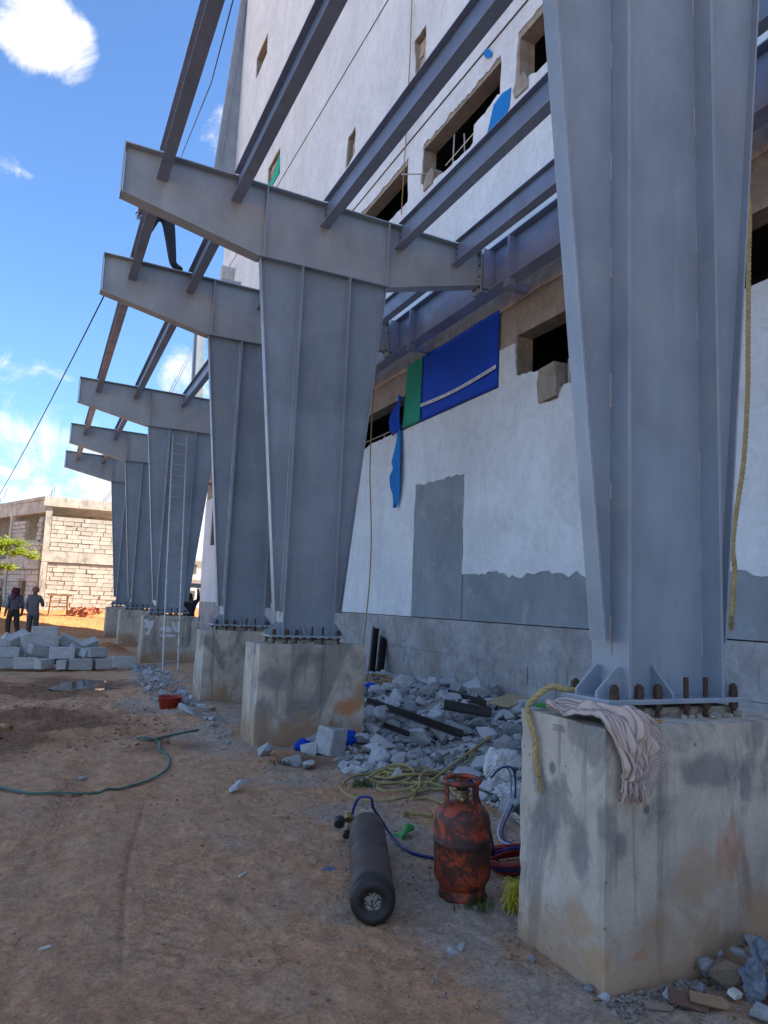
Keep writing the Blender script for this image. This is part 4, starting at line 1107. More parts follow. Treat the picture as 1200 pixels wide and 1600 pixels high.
# ------------------------------------------------------------------ stones
def rock_mesh(seed, n=16, flat=.75, mat=None, name='granite_stone', sub=False):
    r_ = random.Random(seed); bm = bmesh.new()
    for k in range(n):
        a = r_.uniform(0, 2*math.pi); z = r_.uniform(-1, 1); h = math.sqrt(1-z*z); q = r_.uniform(.72, 1.0)
        bm.verts.new((q*h*math.cos(a)*1.15, q*h*math.sin(a)*.9, q*z*flat))
    bmesh.ops.convex_hull(bm, input=bm.verts)
    for v in [v for v in bm.verts if not v.link_faces]: bm.verts.remove(v)
    if sub:
        bmesh.ops.bevel(bm, geom=bm.edges[:], offset=.035, segments=1, affect='EDGES')
        bmesh.ops.triangulate(bm, faces=bm.faces[:])
        bmesh.ops.subdivide_edges(bm, edges=[e for e in bm.edges if e.calc_length() > .25], cuts=1, use_grid_fill=True)
        for v in bm.verts: v.co += v.co.normalized()*(.05*mnoise.noise(v.co*2.3+Vector((seed, 0, 0)))+.03*mnoise.noise(v.co*6+Vector((0, seed, 0))))
    me_ = bpy.data.meshes.new(name); bm.to_mesh(me_); bm.free(); me_.materials.append(mat or m_rock); return me_
RK = [rock_mesh(100+k, random.Random(k).choice((9, 11, 13, 16)), random.Random(k+5).uniform(.5, .85), sub=True) for k in range(16)]
def stone(x, y, s, label, group, me_=None, sink=.35, rot=None, scale=None, name='granite_stone', cat='stone', mat=None):
    o = bpy.data.objects.new(name, me_ or RK[random.randrange(16)]); COL.objects.link(o)
    sc = scale or (s*random.uniform(.8, 1.25), s*random.uniform(.8, 1.2), s*random.uniform(.75, 1.1))
    o.scale = sc; o.location = (x, y, gz(x, y)+min(sc)*.75*(1-sink)-.0); o.rotation_euler = rot or (random.uniform(-.5, .5), random.uniform(-.5, .5), random.uniform(0, 6.28))
    return tag(o, label, cat, group)
def poly_px(pts, z=.0): return [(onZ(a, c, z).x, onZ(a, c, z).y) for a, c in pts]
def inside(x, y, P):
    r = False
    for i in range(len(P)):
        (x1, y1), (x2, y2) = P[i-1], P[i]
        if (y1 > y) != (y2 > y) and x < (x2-x1)*(y-y1)/(y2-y1)+x1: r = not r
    return r
def in_pier(x, y, m=.04): return any(abs(y-c) < .31+m and 2.29-m < x < 3.6+m for c in YS)
HEAP = [(2.9, 8.0), (2.95, 7.3), (2.75, 6.6), (3.15, 6.0), (3.55, 5.6), (3.45, 4.8), (3.3, 4.3), (3.7, 3.4), (5.85, 3.0), (5.85, 16.5), (4.2, 16.5), (3.75, 12), (3.7, 8.7)]
HEAP2 = [(2.0, 8.0), (2.25, 8.75), (2.28, 11.0), (2.28, 16.5), (2.9, 17.9), (2.0, 17.9), (1.75, 14.5), (1.62, 12.3), (1.75, 11.0), (1.95, 10.0), (2.0, 8.9)]
def sample(P, n, dmin, r_):
    xs = [p[0] for p in P]; ys = [p[1] for p in P]; o = []; tries = 0
    while len(o) < n and tries < n*60:
        tries += 1; x = r_.uniform(min(xs), max(xs)); y = r_.uniform(min(ys), max(ys))
        if not inside(x, y, P) or in_pier(x, y): continue
        if all((x-a)**2+(y-c)**2 > dmin*dmin for a, c in o[-140:]): o.append((x, y))
    return o
R3 = random.Random(33)
HN = [(2.9, 8.0), (2.95, 7.3), (2.85, 6.6), (3.2, 6.2), (3.6, 5.7), (3.5, 4.8), (3.55, 4.3), (3.75, 3.4), (5.8, 3.0), (5.8, 10.4), (3.72, 10.4), (3.7, 8.7)]
def zone(x, y):
    z_ = 'close to the plinth' if x > 5.0 else 'along its front edge' if (x < 3.9 and y < 8.4) else 'in its middle'
    w_ = 'beside the nearest pier' if y < 5.2 else 'behind the red gas cylinder' if y < 6.9 else 'right of the stained pier' if y < 8.6 else 'far behind the stained pier'
    return z_, w_
big = sample(HN, 255, .15, R3)
for (x, y) in big:
    s_ = R3.choice((.075, .09, .11, .125, .145, .165, .19)); z_, w_ = zone(x, y)
    sz = 'large' if s_ > .13 else 'middling' if s_ > .1 else 'small'
    stone(x, y, s_, f'{sz} grey rubble stone {z_}, {w_}', 'granite rubble along the wall', sink=R3.choice((.1, .3, .5)))
for (x, y) in sample(HEAP2, 45, .14, R3):
    w_ = 'behind the red tub' if y < 12.5 else 'below the ladder'
    stone(x, y, R3.uniform(.04, .085), f'grey broken stone on the low heap {w_}', 'granite rubble on the low heap')
def frag(P, n, s0, s1, name, label, mat, seed, lift=.4):
    """joined small fragments"""
    r_ = random.Random(seed); tm = []
    for k in range(10):
        me_ = rock_mesh(seed*40+k, 8+k % 4, .7); tm.append(([v.co.copy() for v in me_.vertices], [tuple(p.vertices) for p in me_.polygons])); bpy.data.meshes.remove(me_)
    pts = P(n, r_); q = MB()
    hs = gh(np.array([p[0] for p in pts]), np.array([p[1] for p in pts]))
    for (x, y), h in zip(pts, hs):
        s = s0+(s1-s0)*r_.random()**2.2; vs, fs = tm[r_.randrange(10)]
        Rm = Matrix.Rotation(r_.uniform(0, 6.28), 3, 'Z') @ Matrix.Rotation(r_.uniform(-.7, .7), 3, 'X'); sx, sy, sz = s*r_.uniform(.7, 1.4), s*r_.uniform(.7, 1.2), s*r_.uniform(.5, 1.0)
        c = Vector((x, y, h+sz*.7*lift))
        q.add([c+Rm @ Vector((v.x*sx, v.y*sy, v.z*sz)) for v in vs], fs)
    o = q.build(name, mat); return tag(o, label, 'rubble', None, 'stuff')
frag(lambda n, r_: sample(HEAP, n, .0, r_), 6500, .016, .08, 'rubble_fragments', 'grey stone fragments filling the rubble heap along the wall', m_rock, 2, .9)
frag(lambda n, r_: sample(HEAP2, n, .0, r_), 1500, .010, .045, 'rubble_fragments', 'small grey stone fragments on the low heap beside the piers', m_rock, 3, .8)
def strew(n, r_):
    o = []
    while len(o) < n:
        y = .9*math.exp(r_.uniform(0, math.log(17))); x = r_.uniform(-1.2-.05*y, 3.9)
        d = max(0, min(1, (x-.6-.06*y)/1.6))
        if r_.random() < .13+.87*d and not in_pier(x, y, .01): o.append((x, y))
    return o
frag(strew, 5200, .003, .015, 'pebbles', 'loose grit and pebbles strewn over the dirt', m_chip, 4, .6)
frag(strew, 4200, .003, .018, 'dirt_clods', 'brown dirt clods and grit lying on the trodden ground', m_clod, 11, .4)
def mudfield(n, r_): return [(r_.uniform(-1.4, 1.6), 8.3+abs(r_.gauss(0, 2.6))) for _ in range(n)]
frag(mudfield, 1100, .006, .034, 'mud_clods', 'dark churned mud clods on the wet ground left of the piers', plain('wet_mud', (.25, .135, .08), .8, 0, .3, 20), 12, .3)
frag(lambda n, r_: [(2.1+r_.gauss(0, .30), 3.9+abs(r_.gauss(0, 1.3))) for _ in range(n)], 700, .003, .013, 'pebbles', 'pale stone chips around the gas cylinders', m_chip, 6, .6)
frag(lambda n, r_: [(r_.uniform(2.25, 3.4), 2.51-abs(r_.gauss(0, .07))) for _ in range(n)], 700, .005, .024, 'pebbles', 'stone chips along the foot of the nearest pier', m_chip, 7, .6)
# single stones that stand out
def spx(px, py, s, lab, **k):
    p = onZ(px, py, 0.03); return stone(p.x, p.y, s, lab, None, **k)
q = MB(); rb_ = random.Random(2)
q.hexa([(-.15, -.16, -.17), (.13, -.19, -.15), (.17, .12, -.16), (-.12, .15, -.17), (-.13, -.13, .15), (.16, -.14, .18), (.13, .13, .14), (-.10, .14, .16)])
cm_ = q.mesh('granite_stone', m_rock)
p = onZ(514, 1170, .04); o = bpy.data.objects.new('granite_stone', cm_); COL.objects.link(o); o.location = (p.x, p.y, gz(p.x, p.y)+.15); o.rotation_euler = (.1, .15, .55); o.scale = (.86,)*3; bevel(o, .012, 1)
tag(o, 'cube shaped granite stone with a bright flat top at the corner of the stained pier', 'stone')
for (px, py, s, lab) in ((484, 1170, .15, 'angular pale stone leaning beside the cube shaped stone'), (457, 1188, .14, 'grey stone in front of the stained pier, left of two'), (481, 1194, .12, 'pointed grey stone just below the cube shaped stone'), (414, 1174, .14, 'flat pale stone lying at the left front corner of the stained pier'),
        (570, 1200, .115, 'lone rounded grey stone on the bare dirt between pier and rubble'), (372, 1230, .10, 'pale stone half buried in the open dirt below the middle pier'), (292, 1120, .13, 'squarish pale stone beside the red tub'), (655, 1160, .14, 'brownish stone at the edge of the rubble'), (700, 1258+15, .07, 'grey stone on the dirt behind the red gas cylinder'),
        (775, 1215, .14, 'big grey stone under the white sack'), (805, 1110+40, .15, 'large pale grey stone at the right end of the rubble'), (745, 1165, .16, 'large angular stone in the middle of the rubble'), (700, 1168, .15, 'large stone left of the middle of the rubble'), (640, 1125, .14, 'upright stone near the black bar in the rubble'), (355, 1083, .17, 'block like stone on the low heap behind the middle pier'),
        (705, 1478, .035, 'small pale stone on the dirt near the nearest pier'), (720, 1470, .028, 'tiny grey stone beside the small pale stone'), (920, 1540, .03, 'small round stone at the foot of the nearest pier'), (945, 1551, .03, 'reddish pebble at the foot of the nearest pier'), (130, 1212, .05, 'flat whitish stone inside the curve of the green hose'), (833, 1495, .03, 'small dark stone left of the nearest pier')):
    spx(px, py, s, lab, sink=.45)
# rubble at the lower right corner
for (px, py, z_, s, lab, m_) in ((1138, 1522, .07, .062, 'brown upright lump of rubble against the nearest pier', 1), (1108, 1512, .05, .048, 'dark stone at the left end of the corner rubble', 0), (1178, 1475, .17, .06, 'bluish stone at the top of the corner rubble', 0), (1155, 1490, .13, .045, 'grey stone behind the brown lump', 0), (1215, 1500, .10, .08, 'large stone at the right picture edge', 0),
        (1118, 1490, .07, .03, 'small stone wedged against the nearest pier', 0), (1190, 1582, .02, .05, 'low stone in front of the blue cloth', 0), (1225, 1560, .04, .07, 'stone beside the blue cloth', 0), (1092, 1545, .01, .026, 'little stone among the tile scraps', 0), (1160, 1470, .16, .03, 'reddish brown chip above the brown lump', 2)):
    p = onZ(px, py, z_); me_ = RK[random.randrange(16)]
    if m_: me_ = rock_mesh(900+m_, 12, 1.15, m_rock_warm, sub=True)
    o = stone(p.x, p.y, s*1.3, lab, None, me_, .2); o.location.z = max(z_, s*.4)
def scrap(name, px, py, L, Wd, rz, tilt, m_, lab, cat, z=.02, thick=.008):
    p = onZ(px, py, z); q = MB(); r_ = random.Random(int(px)); 
    q.prism([(-L/2, -Wd/2), (L/2*.8, -Wd/2+r_.uniform(-.01, .01)), (L/2, Wd*.1), (L/2*.7, Wd/2), (-L/2*.9, Wd/2*.9)], fxy, -thick/2, thick/2)
    o = q.build(name, m_); o.location = (p.x, p.y, gz(p.x, p.y)+z); o.rotation_euler = (tilt, tilt*.4, rz); return tag(o, lab, cat)
scrap('tile_scrap', 1075, 1562, .17, .07, -.5, .5, plain('brown_tile', (.13, .07, .05), .6), 'brown broken tile lying at the foot of the nearest pier', 'tile scrap', .03)
scrap('tile_scrap', 1108, 1558, .18, .05, -.35, .5, plain('tan_slate', (.26, .17, .10), .6), 'long tan slate scrap with a green edge near the corner rubble', 'tile scrap', .04)
scrap('tile_scrap', 1050, 1556, .07, .04, -1.2, .8, m_rock, 'small grey flake standing by the brown tile', 'tile scrap', .03)
scrap('tile_scrap', 1030, 1575, .12, .04, -.5, .2, m_rock_warm, 'muddy flat flake in front of the nearest pier', 'tile scrap', .01)
scrap('paper_scrap', 1148, 1552, .06, .04, .2, .3, m_paper, 'crumpled white scrap beside the corner rubble', 'scrap', .03, .02)
scrap('wood_sliver', 380, 1366, .10, .014, .75, .05, m_paper, 'pale sliver of wood lying on the open dirt', 'wood sliver', .006)
scrap('wood_sliver', 71, 1476, .055, .012, .5, .05, m_paper, 'tiny pale sliver near the left picture edge', 'wood sliver', .006)
scrap('plastic_scrap', 805, 1275, .10, .05, 1.4, 1.0, m_paper, 'white plastic scrap leaning beside the nearest pier', 'scrap', .05, .004)
scrap('paper_scrap', 230, 1062+12, .5, .04, .1, .0, m_ply, 'thin pale stick on the dirt below the ladder', 'stick', .01, .01)
def crumple(name, loc, size, m_, lab, cat, seed, sub=3, amp=.35, flat=1.0, rot=(0, 0, 0)):
    bm = bmesh.new(); bmesh.ops.create_icosphere(bm, subdivisions=sub, radius=1)
    for v in bm.verts:
        p = v.co.copy(); v.co = p*(1+amp*(mnoise.noise(p*1.7+Vector((seed, 0, 0)))+abs(mnoise.noise(p*3.6+Vector((0, seed, 0))))*-.8+.4*mnoise.noise(p*8+Vector((0, 0, seed)))))
        v.co = Vector((v.co.x*size[0], v.co.y*size[1], v.co.z*size[2]))
    me_ = bpy.data.meshes.new(name); bm.to_mesh(me_); bm.free(); me_.materials.append(m_)
    for p in me_.polygons: p.use_smooth = False
    o = bpy.data.objects.new(name, me_); COL.objects.link(o); o.location = loc; o.rotation_euler = rot; return tag(o, lab, cat)
p = onZ(1178, 1538, .06); crumple('blue_cloth', (p.x, p.y, .075), (.062, .045, .085), m_bluecloth, 'crumpled dark blue cloth in the rubble at the lower right', 'cloth', 3, 4, .4)
p = onZ(1190, 1490, .15); crumple('blue_cloth', (p.x, p.y, .16), (.05, .04, .055), m_bluecloth, 'small blue cloth fold on top of the corner rubble', 'cloth', 8, 3, .4)
p = onZ(778, 1208, .25); crumple('plastic_sack', (p.x, p.y, .30), (.125, .11, .15), m_bag, 'crumpled white plastic sack on the rubble behind the red gas cylinder', 'sack', 5, 4, .35)
p = onZ(795, 1238, .1); crumple('plastic_sack', (p.x-.05, p.y-.1, .14), (.15, .10, .06), m_bag, 'flattened pale plastic sheet below the white sack', 'plastic sheet', 9, 4, .45)
p = onZ(473, 1165, 0.04); crumple('blue_plastic', (p.x-.0, p.y+.0, gz(p.x, p.y)+.06), (.10, .05, .07), m_blue, 'scrap of bright blue plastic between the stones and the stained pier', 'plastic scrap', 4, 3, .4)
p = onZ(545, 1165, 0.04); crumple('blue_plastic', (p.x, p.y, .12), (.09, .06, .09), m_blue, 'blue plastic rag right of the cube shaped stone', 'plastic scrap', 6, 3, .4)
p = onX(580, 1077, 4.8); crumple('blue_plastic', (p.x, p.y, p.z+.05), (.09, .14, .05), m_blue, 'blue plastic scrap on the rubble near the middle pier', 'plastic scrap', 7, 3, .4)
p = onZ(522, 1358, .0); crumple('blue_rag_flat', (p.x-.02, p.y, .002), (.05, .04, .006), plain('dusty_blue', (.10, .14, .24), .9), 'dusty blue smear of cloth on the ground left of the lying cylinder', 'rag', 2, 3, .4)

# black steel bars and planks on the rubble, channels leaning on the plinth
def angle_bar(name, a, c, w, lab, m_=None):
    a, c = Vector(a), Vector(c); d = (c-a); L = d.length; d.normalize(); up_ = Vector((0, 0, 1)); s = d.cross(up_).normalized(); u = s.cross(d)
    q = MB(); f = lambda x, y, z: a+d*x+s*y+u*z
    for (y0, y1, z0, z1) in ((0, w, 0, .008), (0, .008, .0085, w)):
        q.hexa([f(0, y0, z0), f(L, y0, z0), f(L, y1, z0), f(0, y1, z0), f(0, y0, z1), f(L, y0, z1), f(L, y1, z1), f(0, y1, z1)])
    return tag(q.build(name, m_ or m_blacksteel), lab, 'steel bar')
p0, p1 = onZ(574, 1097, .22), onZ(724, 1152, .30); angle_bar('steel_angle', p0, p1, .07, 'long black steel angle lying slantwise across the rubble')
p0, p1 = onZ(694, 1107, .42), onZ(768, 1120, .40); angle_bar('steel_angle', p0, p1, .10, 'thick black steel bar at the foot of the plinth')
p0, p1 = onZ(700, 1085, .40), onZ(760, 1103, .40); angle_bar('steel_angle', p0, p1, .07, 'black steel bar behind the pale plywood')
p0, p1 = onZ(600, 1135, .2), onZ(640, 1150, .2); angle_bar('steel_angle', p0, p1, .05, 'short black bar half buried in the rubble')
q = MB(); q.obox((0, 0, 0), (.75, .32, .018), Matrix.Identity(3)); o = q.build('plywood_sheet', m_ply); p = onZ(785, 1098, .43); o.location = p+Vector((.15, .05, .02)); o.rotation_euler = (.10, -.05, .55); tag(o, 'pale broken plywood sheet lying at the foot of the plinth', 'plywood')
def channel(px0, py0, px1, py1, Y, w, lab):
    a = onY(px0, py0, Y); c = onY(px1, py1, Y+.25); d = (c-a); L = d.length; d.normalize(); s = Vector((1, 0, 0)); s = (s-d*s.dot(d)).normalized(); u = d.cross(s)
    q = MB(); f = lambda x, y, z: a+d*x+s*y+u*z
    for (y0, y1, z0, z1) in ((0, w, 0, .008), (0, .008, -.07, -.0005), (w-.008, w, -.07, -.0005)):
        q.hexa([f(0, y0, z0), f(L, y0, z0), f(L, y1, z0), f(0, y1, z0), f(0, y0, z1), f(L, y0, z1), f(L, y1, z1), f(0, y1, z1)])
    return tag(q.build('steel_channel', m_blacksteel), lab, 'steel channel')
channel(575, 1050, 582, 980, 12.3, .11, 'taller black steel channel leaning on the plinth beside the middle pier')
channel(588, 1048, 594, 994, 12.15, .12, 'shorter black steel channel leaning on the plinth')
# red tub, stones in its shade
p = onZ(265, 1105, .05); q = MB(); q.lathe([(.0, 0), (.135, 0), (.165, .15), (.175, .155), (.17, .165), (.155, .155), (.128, .02), (0, .02)], 24); o = q.build('red_tub', m_tubred, None, True); o.location = (p.x, p.y, gz(p.x, p.y)); tag(o, 'small red plastic tub on the ground by the low rubble heap', 'tub')

# ------------------------------------------------------------------ gas cylinders
lp = onZ(722, 1398, 0); lpz = gz(lp.x, lp.y)
lt = thing('gas_cylinder', (lp.x, lp.y, lpz), 'scuffed red cooking gas cylinder standing on the dirt by the nearest pier', 'gas cylinder')
lt.rotation_euler = (.0, -.055, .5); R0 = .16
q = MB(); prof = [(.0, .035), (.09, .04), (.13, .06), (R0-.004, .105), (R0, .14), (R0, .290), (R0+.004, .297), (R0+.004, .313), (R0, .32), (R0, .40), (R0-.006, .44), (.130, .475), (.095, .495), (.05, .507), (.0, .51)]
q.lathe(prof, 40); q.build('body', m_lpg, lt, True)
q = MB(); q.lathe([(.125, .075), (.13, .02), (.138, .0), (.132, .0), (.122, .02), (.118, .075)], 36); q.build('foot_ring', m_lpg, lt, True)
for a in (0.4, 2.5, 4.6):
    q = MB(); c, s = math.cos(a), math.sin(a); w = .028
    pts = []
    for rr_, z in ((.092, .485), (.096, .55), (.098, .612)):
        for e in (-w, w): pts.append((rr_*c-e*s, rr_*s+e*c, z))
        for e in (w, -w): pts.append(((rr_-.007)*c-e*s, (rr_-.007)*s+e*c, z))
    q.add(pts, [(0, 1, 5, 4), (1, 2, 6, 5), (2, 3, 7, 6), (3, 0, 4, 7), (4, 5, 9, 8), (5, 6, 10, 9), (6, 7, 11, 10), (7, 4, 8, 11), (8, 9, 10, 11)]); q.build('stay', m_lpg, lt)
q = MB(); q.tube([(.098*math.cos(t*math.pi/16), .098*math.sin(t*math.pi/16), .625) for t in range(32)], .0145, 8, closed=True); q.build('carrying_ring', m_lpg, lt, True)
q = MB(); q.lathe([(0, .50), (.028, .50), (.028, .535), (.018, .54), (.018, .575), (.012, .58), (0, .58)], 14); q.tube([(0, 0, .555), (.05, -.02, .56)], .012, 8); q.build('valve', m_brass, lt, True)
q = MB(); q.lathe([(0, .576), (.034, .576), (.034, .60), (.02, .615), (0, .615)], 14); q.build('regulator', m_black, lt, True)
# steel bottle lying down
a = onZ(583, 1412, .116); c = onZ(573, 1288, .116); d = (c-a); d.z = 0; L = d.length; d.normalize()
az = math.atan2(-d.x, d.y)
ga = gz(a.x, a.y)
ot = thing('oxygen_bottle', (a.x, a.y, ga-.004), 'worn brown black steel bottle lying on the dirt with its round end to the front', 'gas bottle', None, az)
Ro = .116
T = Matrix.Translation((0, 0, Ro)) @ Matrix.Rotation(rad(-90), 4, 'X')
def Tz(p): return T @ Vector(p)
q = MB(); Lb = L+.02
prof = [(.0, .035), (.035, .030), (.058, .012), (.075, -.002), (.095, .001), (.109, .014), (Ro, .04), (Ro, .07)] + [(Ro+.0015*math.sin(k*2.1), .07+k*(Lb-.25)/14) for k in range(15)] + [(Ro-.004, Lb-.13), (Ro-.022, Lb-.07), (.062, Lb-.02), (.042, Lb+.01), (.034, Lb+.03), (.034, Lb+.06), (0, Lb+.06)]
q.lathe(prof, 40, T); q.build('body', m_oxy, ot, True)
q = MB(); r_ = random.Random(4)
for k in range(240):
    aa = r_.uniform(0, 6.28); rr_ = .054*math.sqrt(r_.random()); s = r_.uniform(.003, .008); pc_ = Tz((rr_*math.cos(aa), rr_*math.sin(aa), .022+.1*rr_)); q.obox(pc_, (s, s*.8, s), Matrix.Rotation(r_.uniform(0, 3), 3, (r_.random(), r_.random(), 1)))
tag(q.build('gravel_in_base', m_chip, ot), kind='stuff')
q = MB(); q.tube([Tz((0, 0, Lb+.055)), Tz((0, 0, Lb+.13))], .018, 10); q.tube([Tz((-.005, 0, Lb+.07)), Tz((-.15, -.03, Lb+.02))], .015, 10); q.tube([Tz((-.11, -.02, Lb+.03)), Tz((-.11, .06, Lb-.0))], .020, 10); q.tube([Tz((.0, .0, Lb+.09)), Tz((.035, .03, Lb+.09))], .011, 8); q.build('valve', m_brass, ot, True)
for (o1, o2, rr_, m_) in (((-.185, -.02, Lb+.0), (-.185, .0, Lb-.04), .036, m_black), ((-.125, -.045, Lb+.03), (-.125, -.02, Lb-.005), .028, m_brass), ((-.135, .065, Lb-.0), (-.135, .075, Lb-.035), .024, m_black)):
    q = MB(); q.tube([Tz(o1), Tz(o2)], rr_, 16); q.build('pressure_gauge', m_, ot)
OV = Matrix.Translation(ot.location) @ Matrix.Rotation(az, 4, 'Z')
# ------------------------------------------------------------------ hoses
def smooth(pts, n=8, closed=False):
    P = [Vector(p) for p in pts]; o = []
    for i in range(len(P)-1):
        p0, p1, p2, p3 = P[max(i-1, 0)], P[i], P[i+1], P[min(i+2, len(P)-1)]
        for k in range(n):
            t = k/n; o.append(.5*((2*p1)+(p2-p0)*t+(2*p0-5*p1+4*p2-p3)*t*t+(3*p1-p0-3*p2+p3)*t**3))
    o.append(P[-1]); return o
def gp(px, py, up_=.012):
    p = onZ(px, py, 0); h = gz(p.x, p.y); p = onZ(px, py, h+up_); return Vector((p.x, p.y, gz(p.x, p.y)+up_))
v0 = OV @ Tz((-.10, -.05, Lb+.03))
pts = [v0, OV @ Tz((-.09, -.10, Lb+.02)), OV @ Tz((-.06, -.165, Lb+.0)), OV @ Tz((.02, -.175, Lb-.03)), onZ(583, 1262, .22), onZ(597, 1283, .10), gp(615, 1310, .014), gp(640, 1331, .012), gp(676, 1340, .012), gp(700, 1345, .012), lp+Vector((.16, .14, .012))]
q = MB(); q.tube(smooth(pts, 8), .0095, 8); tag(q.build('blue_hose', m_hose_blue, None, True), 'dark blue hose from the lying bottle to behind the red cylinder', 'hose')
hm = lt.matrix_world if False else (Matrix.Translation(lt.location) @ Matrix.Rotation(.5, 4, 'Z') @ Matrix.Rotation(-.055, 4, 'Y'))
rv = hm @ Vector((.03, -.0, .59))
pts = [rv, rv+Vector((.07, .03, .01)), onY(752, 1262, lp.y+.05), onY(766, 1300, lp.y+.12), gp(775, 1340, .02), gp(800, 1358, .012), gp(840, 1362, .012)]
q = MB(); q.tube(smooth(pts, 8), .008, 8); tag(q.build('gas_hose', m_hose_blue, None, True), 'blue hose curving down from the valve of the red cylinder', 'hose')
# white and blue pair from the sack down to the pier
for (dx, m_, lab) in ((0, m_hose_white, 'pale hose looping from the white sack to the nearest pier'), (7, m_hose_blue, 'blue hose running beside the pale one to the nearest pier')):
    pts = [onZ(760+dx, 1215, .34), onZ(778+dx, 1199, .46), onZ(796+dx, 1205, .40), gp(797+dx, 1245, .12), gp(780+dx, 1290, .03), gp(781+dx, 1310, .012), gp(798+dx, 1320, .012), gp(830+dx, 1326, .012), gp(870+dx, 1330, .012)]
    q = MB(); q.tube(smooth(pts, 8), .0075, 8); tag(q.build('thin_hose', m_, None, True), lab, 'hose')
# coil of red and blue hose beside the pier
cc = gp(805, 1365, 0)
for k, (m_, nm) in enumerate(((m_hose_red, 'red'), (m_hose_blue, 'dark blue'), (m_hose_red, 'red'))):
    q = MB(); r_ = random.Random(k+3); pts = []
    for t in range(64):
        a_ = t*2*math.pi/20; R1 = .20+.012*k+.02*math.sin(t*.37+k); z = .02+.022*k+.012*(t//20)+.010*math.sin(t*.9+k)
        pts.append((cc.x+.07+R1*math.cos(a_), cc.y+.08+R1*.78*math.sin(a_), gz(cc.x, cc.y)+z))
    q.tube(smooth(pts, 3), .0105, 7); tag(q.build('hose_coil', m_, None, True), ['red hose coiled at the bottom beside the nearest pier', 'dark blue hose coil lying between two red ones', 'red hose coil lying on top beside the nearest pier'][k], 'hose coil')
# flat green hose
gpts = [(-60, 1222), (0, 1230), (45, 1239), (92, 1241), (140, 1238), (190, 1231), (232, 1219), (256, 1206), (265, 1194), (262, 1180), (250, 1170), (249, 1160), (238, 1153), (226, 1151)]
q = MB(); q.tube([Vector((v.x, v.y, max(v.z, gz(v.x, v.y)+.010))) for v in smooth([gp(a_, c_, .016) for a_, c_ in gpts], 12)], .017, 8, r2=.007); tag(q.build('green_hose', m_hose_green, None, True), 'flat green hose snaking over the open dirt at the left', 'hose')
q = MB(); q.tube(smooth([gp(213, 1154, .02), gp(222, 1152, .025), gp(236, 1154, .02), gp(262, 1149, .012), gp(310, 1137, .01)], 6), .02, 8, r2=.008); tag(q.build('green_hose_end', m_hose_green, None, True), 'folded far end of green hose near the low rubble heap', 'hose')
p = gp(634, 1307, .0)
q = MB(); vs = []
for i in range(9):
    for j in range(5):
        u, v = i/8-.5, j/4-.5; w = .065*(1-(2*u)**2*.75); vs.append((u*.15, v*2*w, .05+.05*u-.10*v*v*4*.3+.02*math.sin(u*7)))
q.add(vs, [(i*5+j, (i+1)*5+j, (i+1)*5+j+1, i*5+j+1) for i in range(8) for j in range(4)])
o = q.build('green_scoop', m_leaf_green, None, True); o.location = p+Vector((0, .02, 0)); o.rotation_euler = (.25, -.2, -.55); o.modifiers.new('t', 'SOLIDIFY').thickness = .003; tag(o, 'bright green curved plastic piece on the dirt between the two cylinders', 'plastic piece')

# ------------------------------------------------------------------ ropes
def rope(name, pts, r, m_, lab, twist=26, n=8, cat='rope', fray=0):
    """three twisted strands"""
    P = smooth(pts, n); Lc = [0.0]
    for i in range(1, len(P)): Lc.append(Lc[-1]+(P[i]-P[i-1]).length)
    step = r*1.1; Np = max(8, int(Lc[-1]/step)); Q = []; j = 0
    for k in range(Np+1):
        s = Lc[-1]*k/Np
        while j < len(P)-2 and Lc[j+1] < s: j += 1
        t = (s-Lc[j])/max(1e-6, Lc[j+1]-Lc[j]); Q.append(P[j].lerp(P[j+1], min(1, t)))
    q = MB(); prev = None; fr = []
    for i, p in enumerate(Q):
        t = (Q[min(i+1, len(Q)-1)]-Q[max(i-1, 0)]).normalized()
        if prev is None: nn = t.cross(Vector((.3, .1, 1))).normalized()
        else: nn = (prev-t*prev.dot(t)).normalized()
        prev = nn; fr.append((nn, t.cross(nn)))
    for sdx in range(3):
        pp = [p+fr[i][0]*r*.52*math.cos(2*math.pi*(i*step/(r*6.5)+sdx/3))+fr[i][1]*r*.52*math.sin(2*math.pi*(i*step/(r*6.5)+sdx/3)) for i, p in enumerate(Q)]
        q.tube(pp, r*.56, 6)
    if fray:
        r_ = random.Random(int(r*1e4)+fray); e = Q[-1]; dirn = (Q[-1]-Q[-3]).normalized()
        for k in range(fray):
            d_ = (dirn+Vector((r_.uniform(-.5, .5), r_.uniform(-.5, .5), r_.uniform(-.5, .4)))).normalized()
            q.tube([e-dirn*r, e+d_*r*2.5, e+d_*r*3.5+Vector((0, 0, -r*2.2*r_.random()))], r*.10, 4)
    return tag(q.build(name, m_, None, True), lab, cat)
# rope from the base plate over the nearest pier and down its side
PXs = 2.283
a0 = Vector((2.45, 2.99, ZP+.012)); 
pts = [a0+Vector((.10, -.04, .0)), a0, Vector((2.39, 3.03, ZP+.022)), Vector((2.315, 3.065, 1.165)), Vector((PXs-.012, 3.07, 1.10)), onX(835, 1150, PXs-.018), onX(837, 1185, PXs-.018), onX(841, 1213, PXs-.018)]
rope('pier_rope', pts, .016, m_rope_pale, 'pale rope end hanging over the left edge of the nearest pier', fray=14)
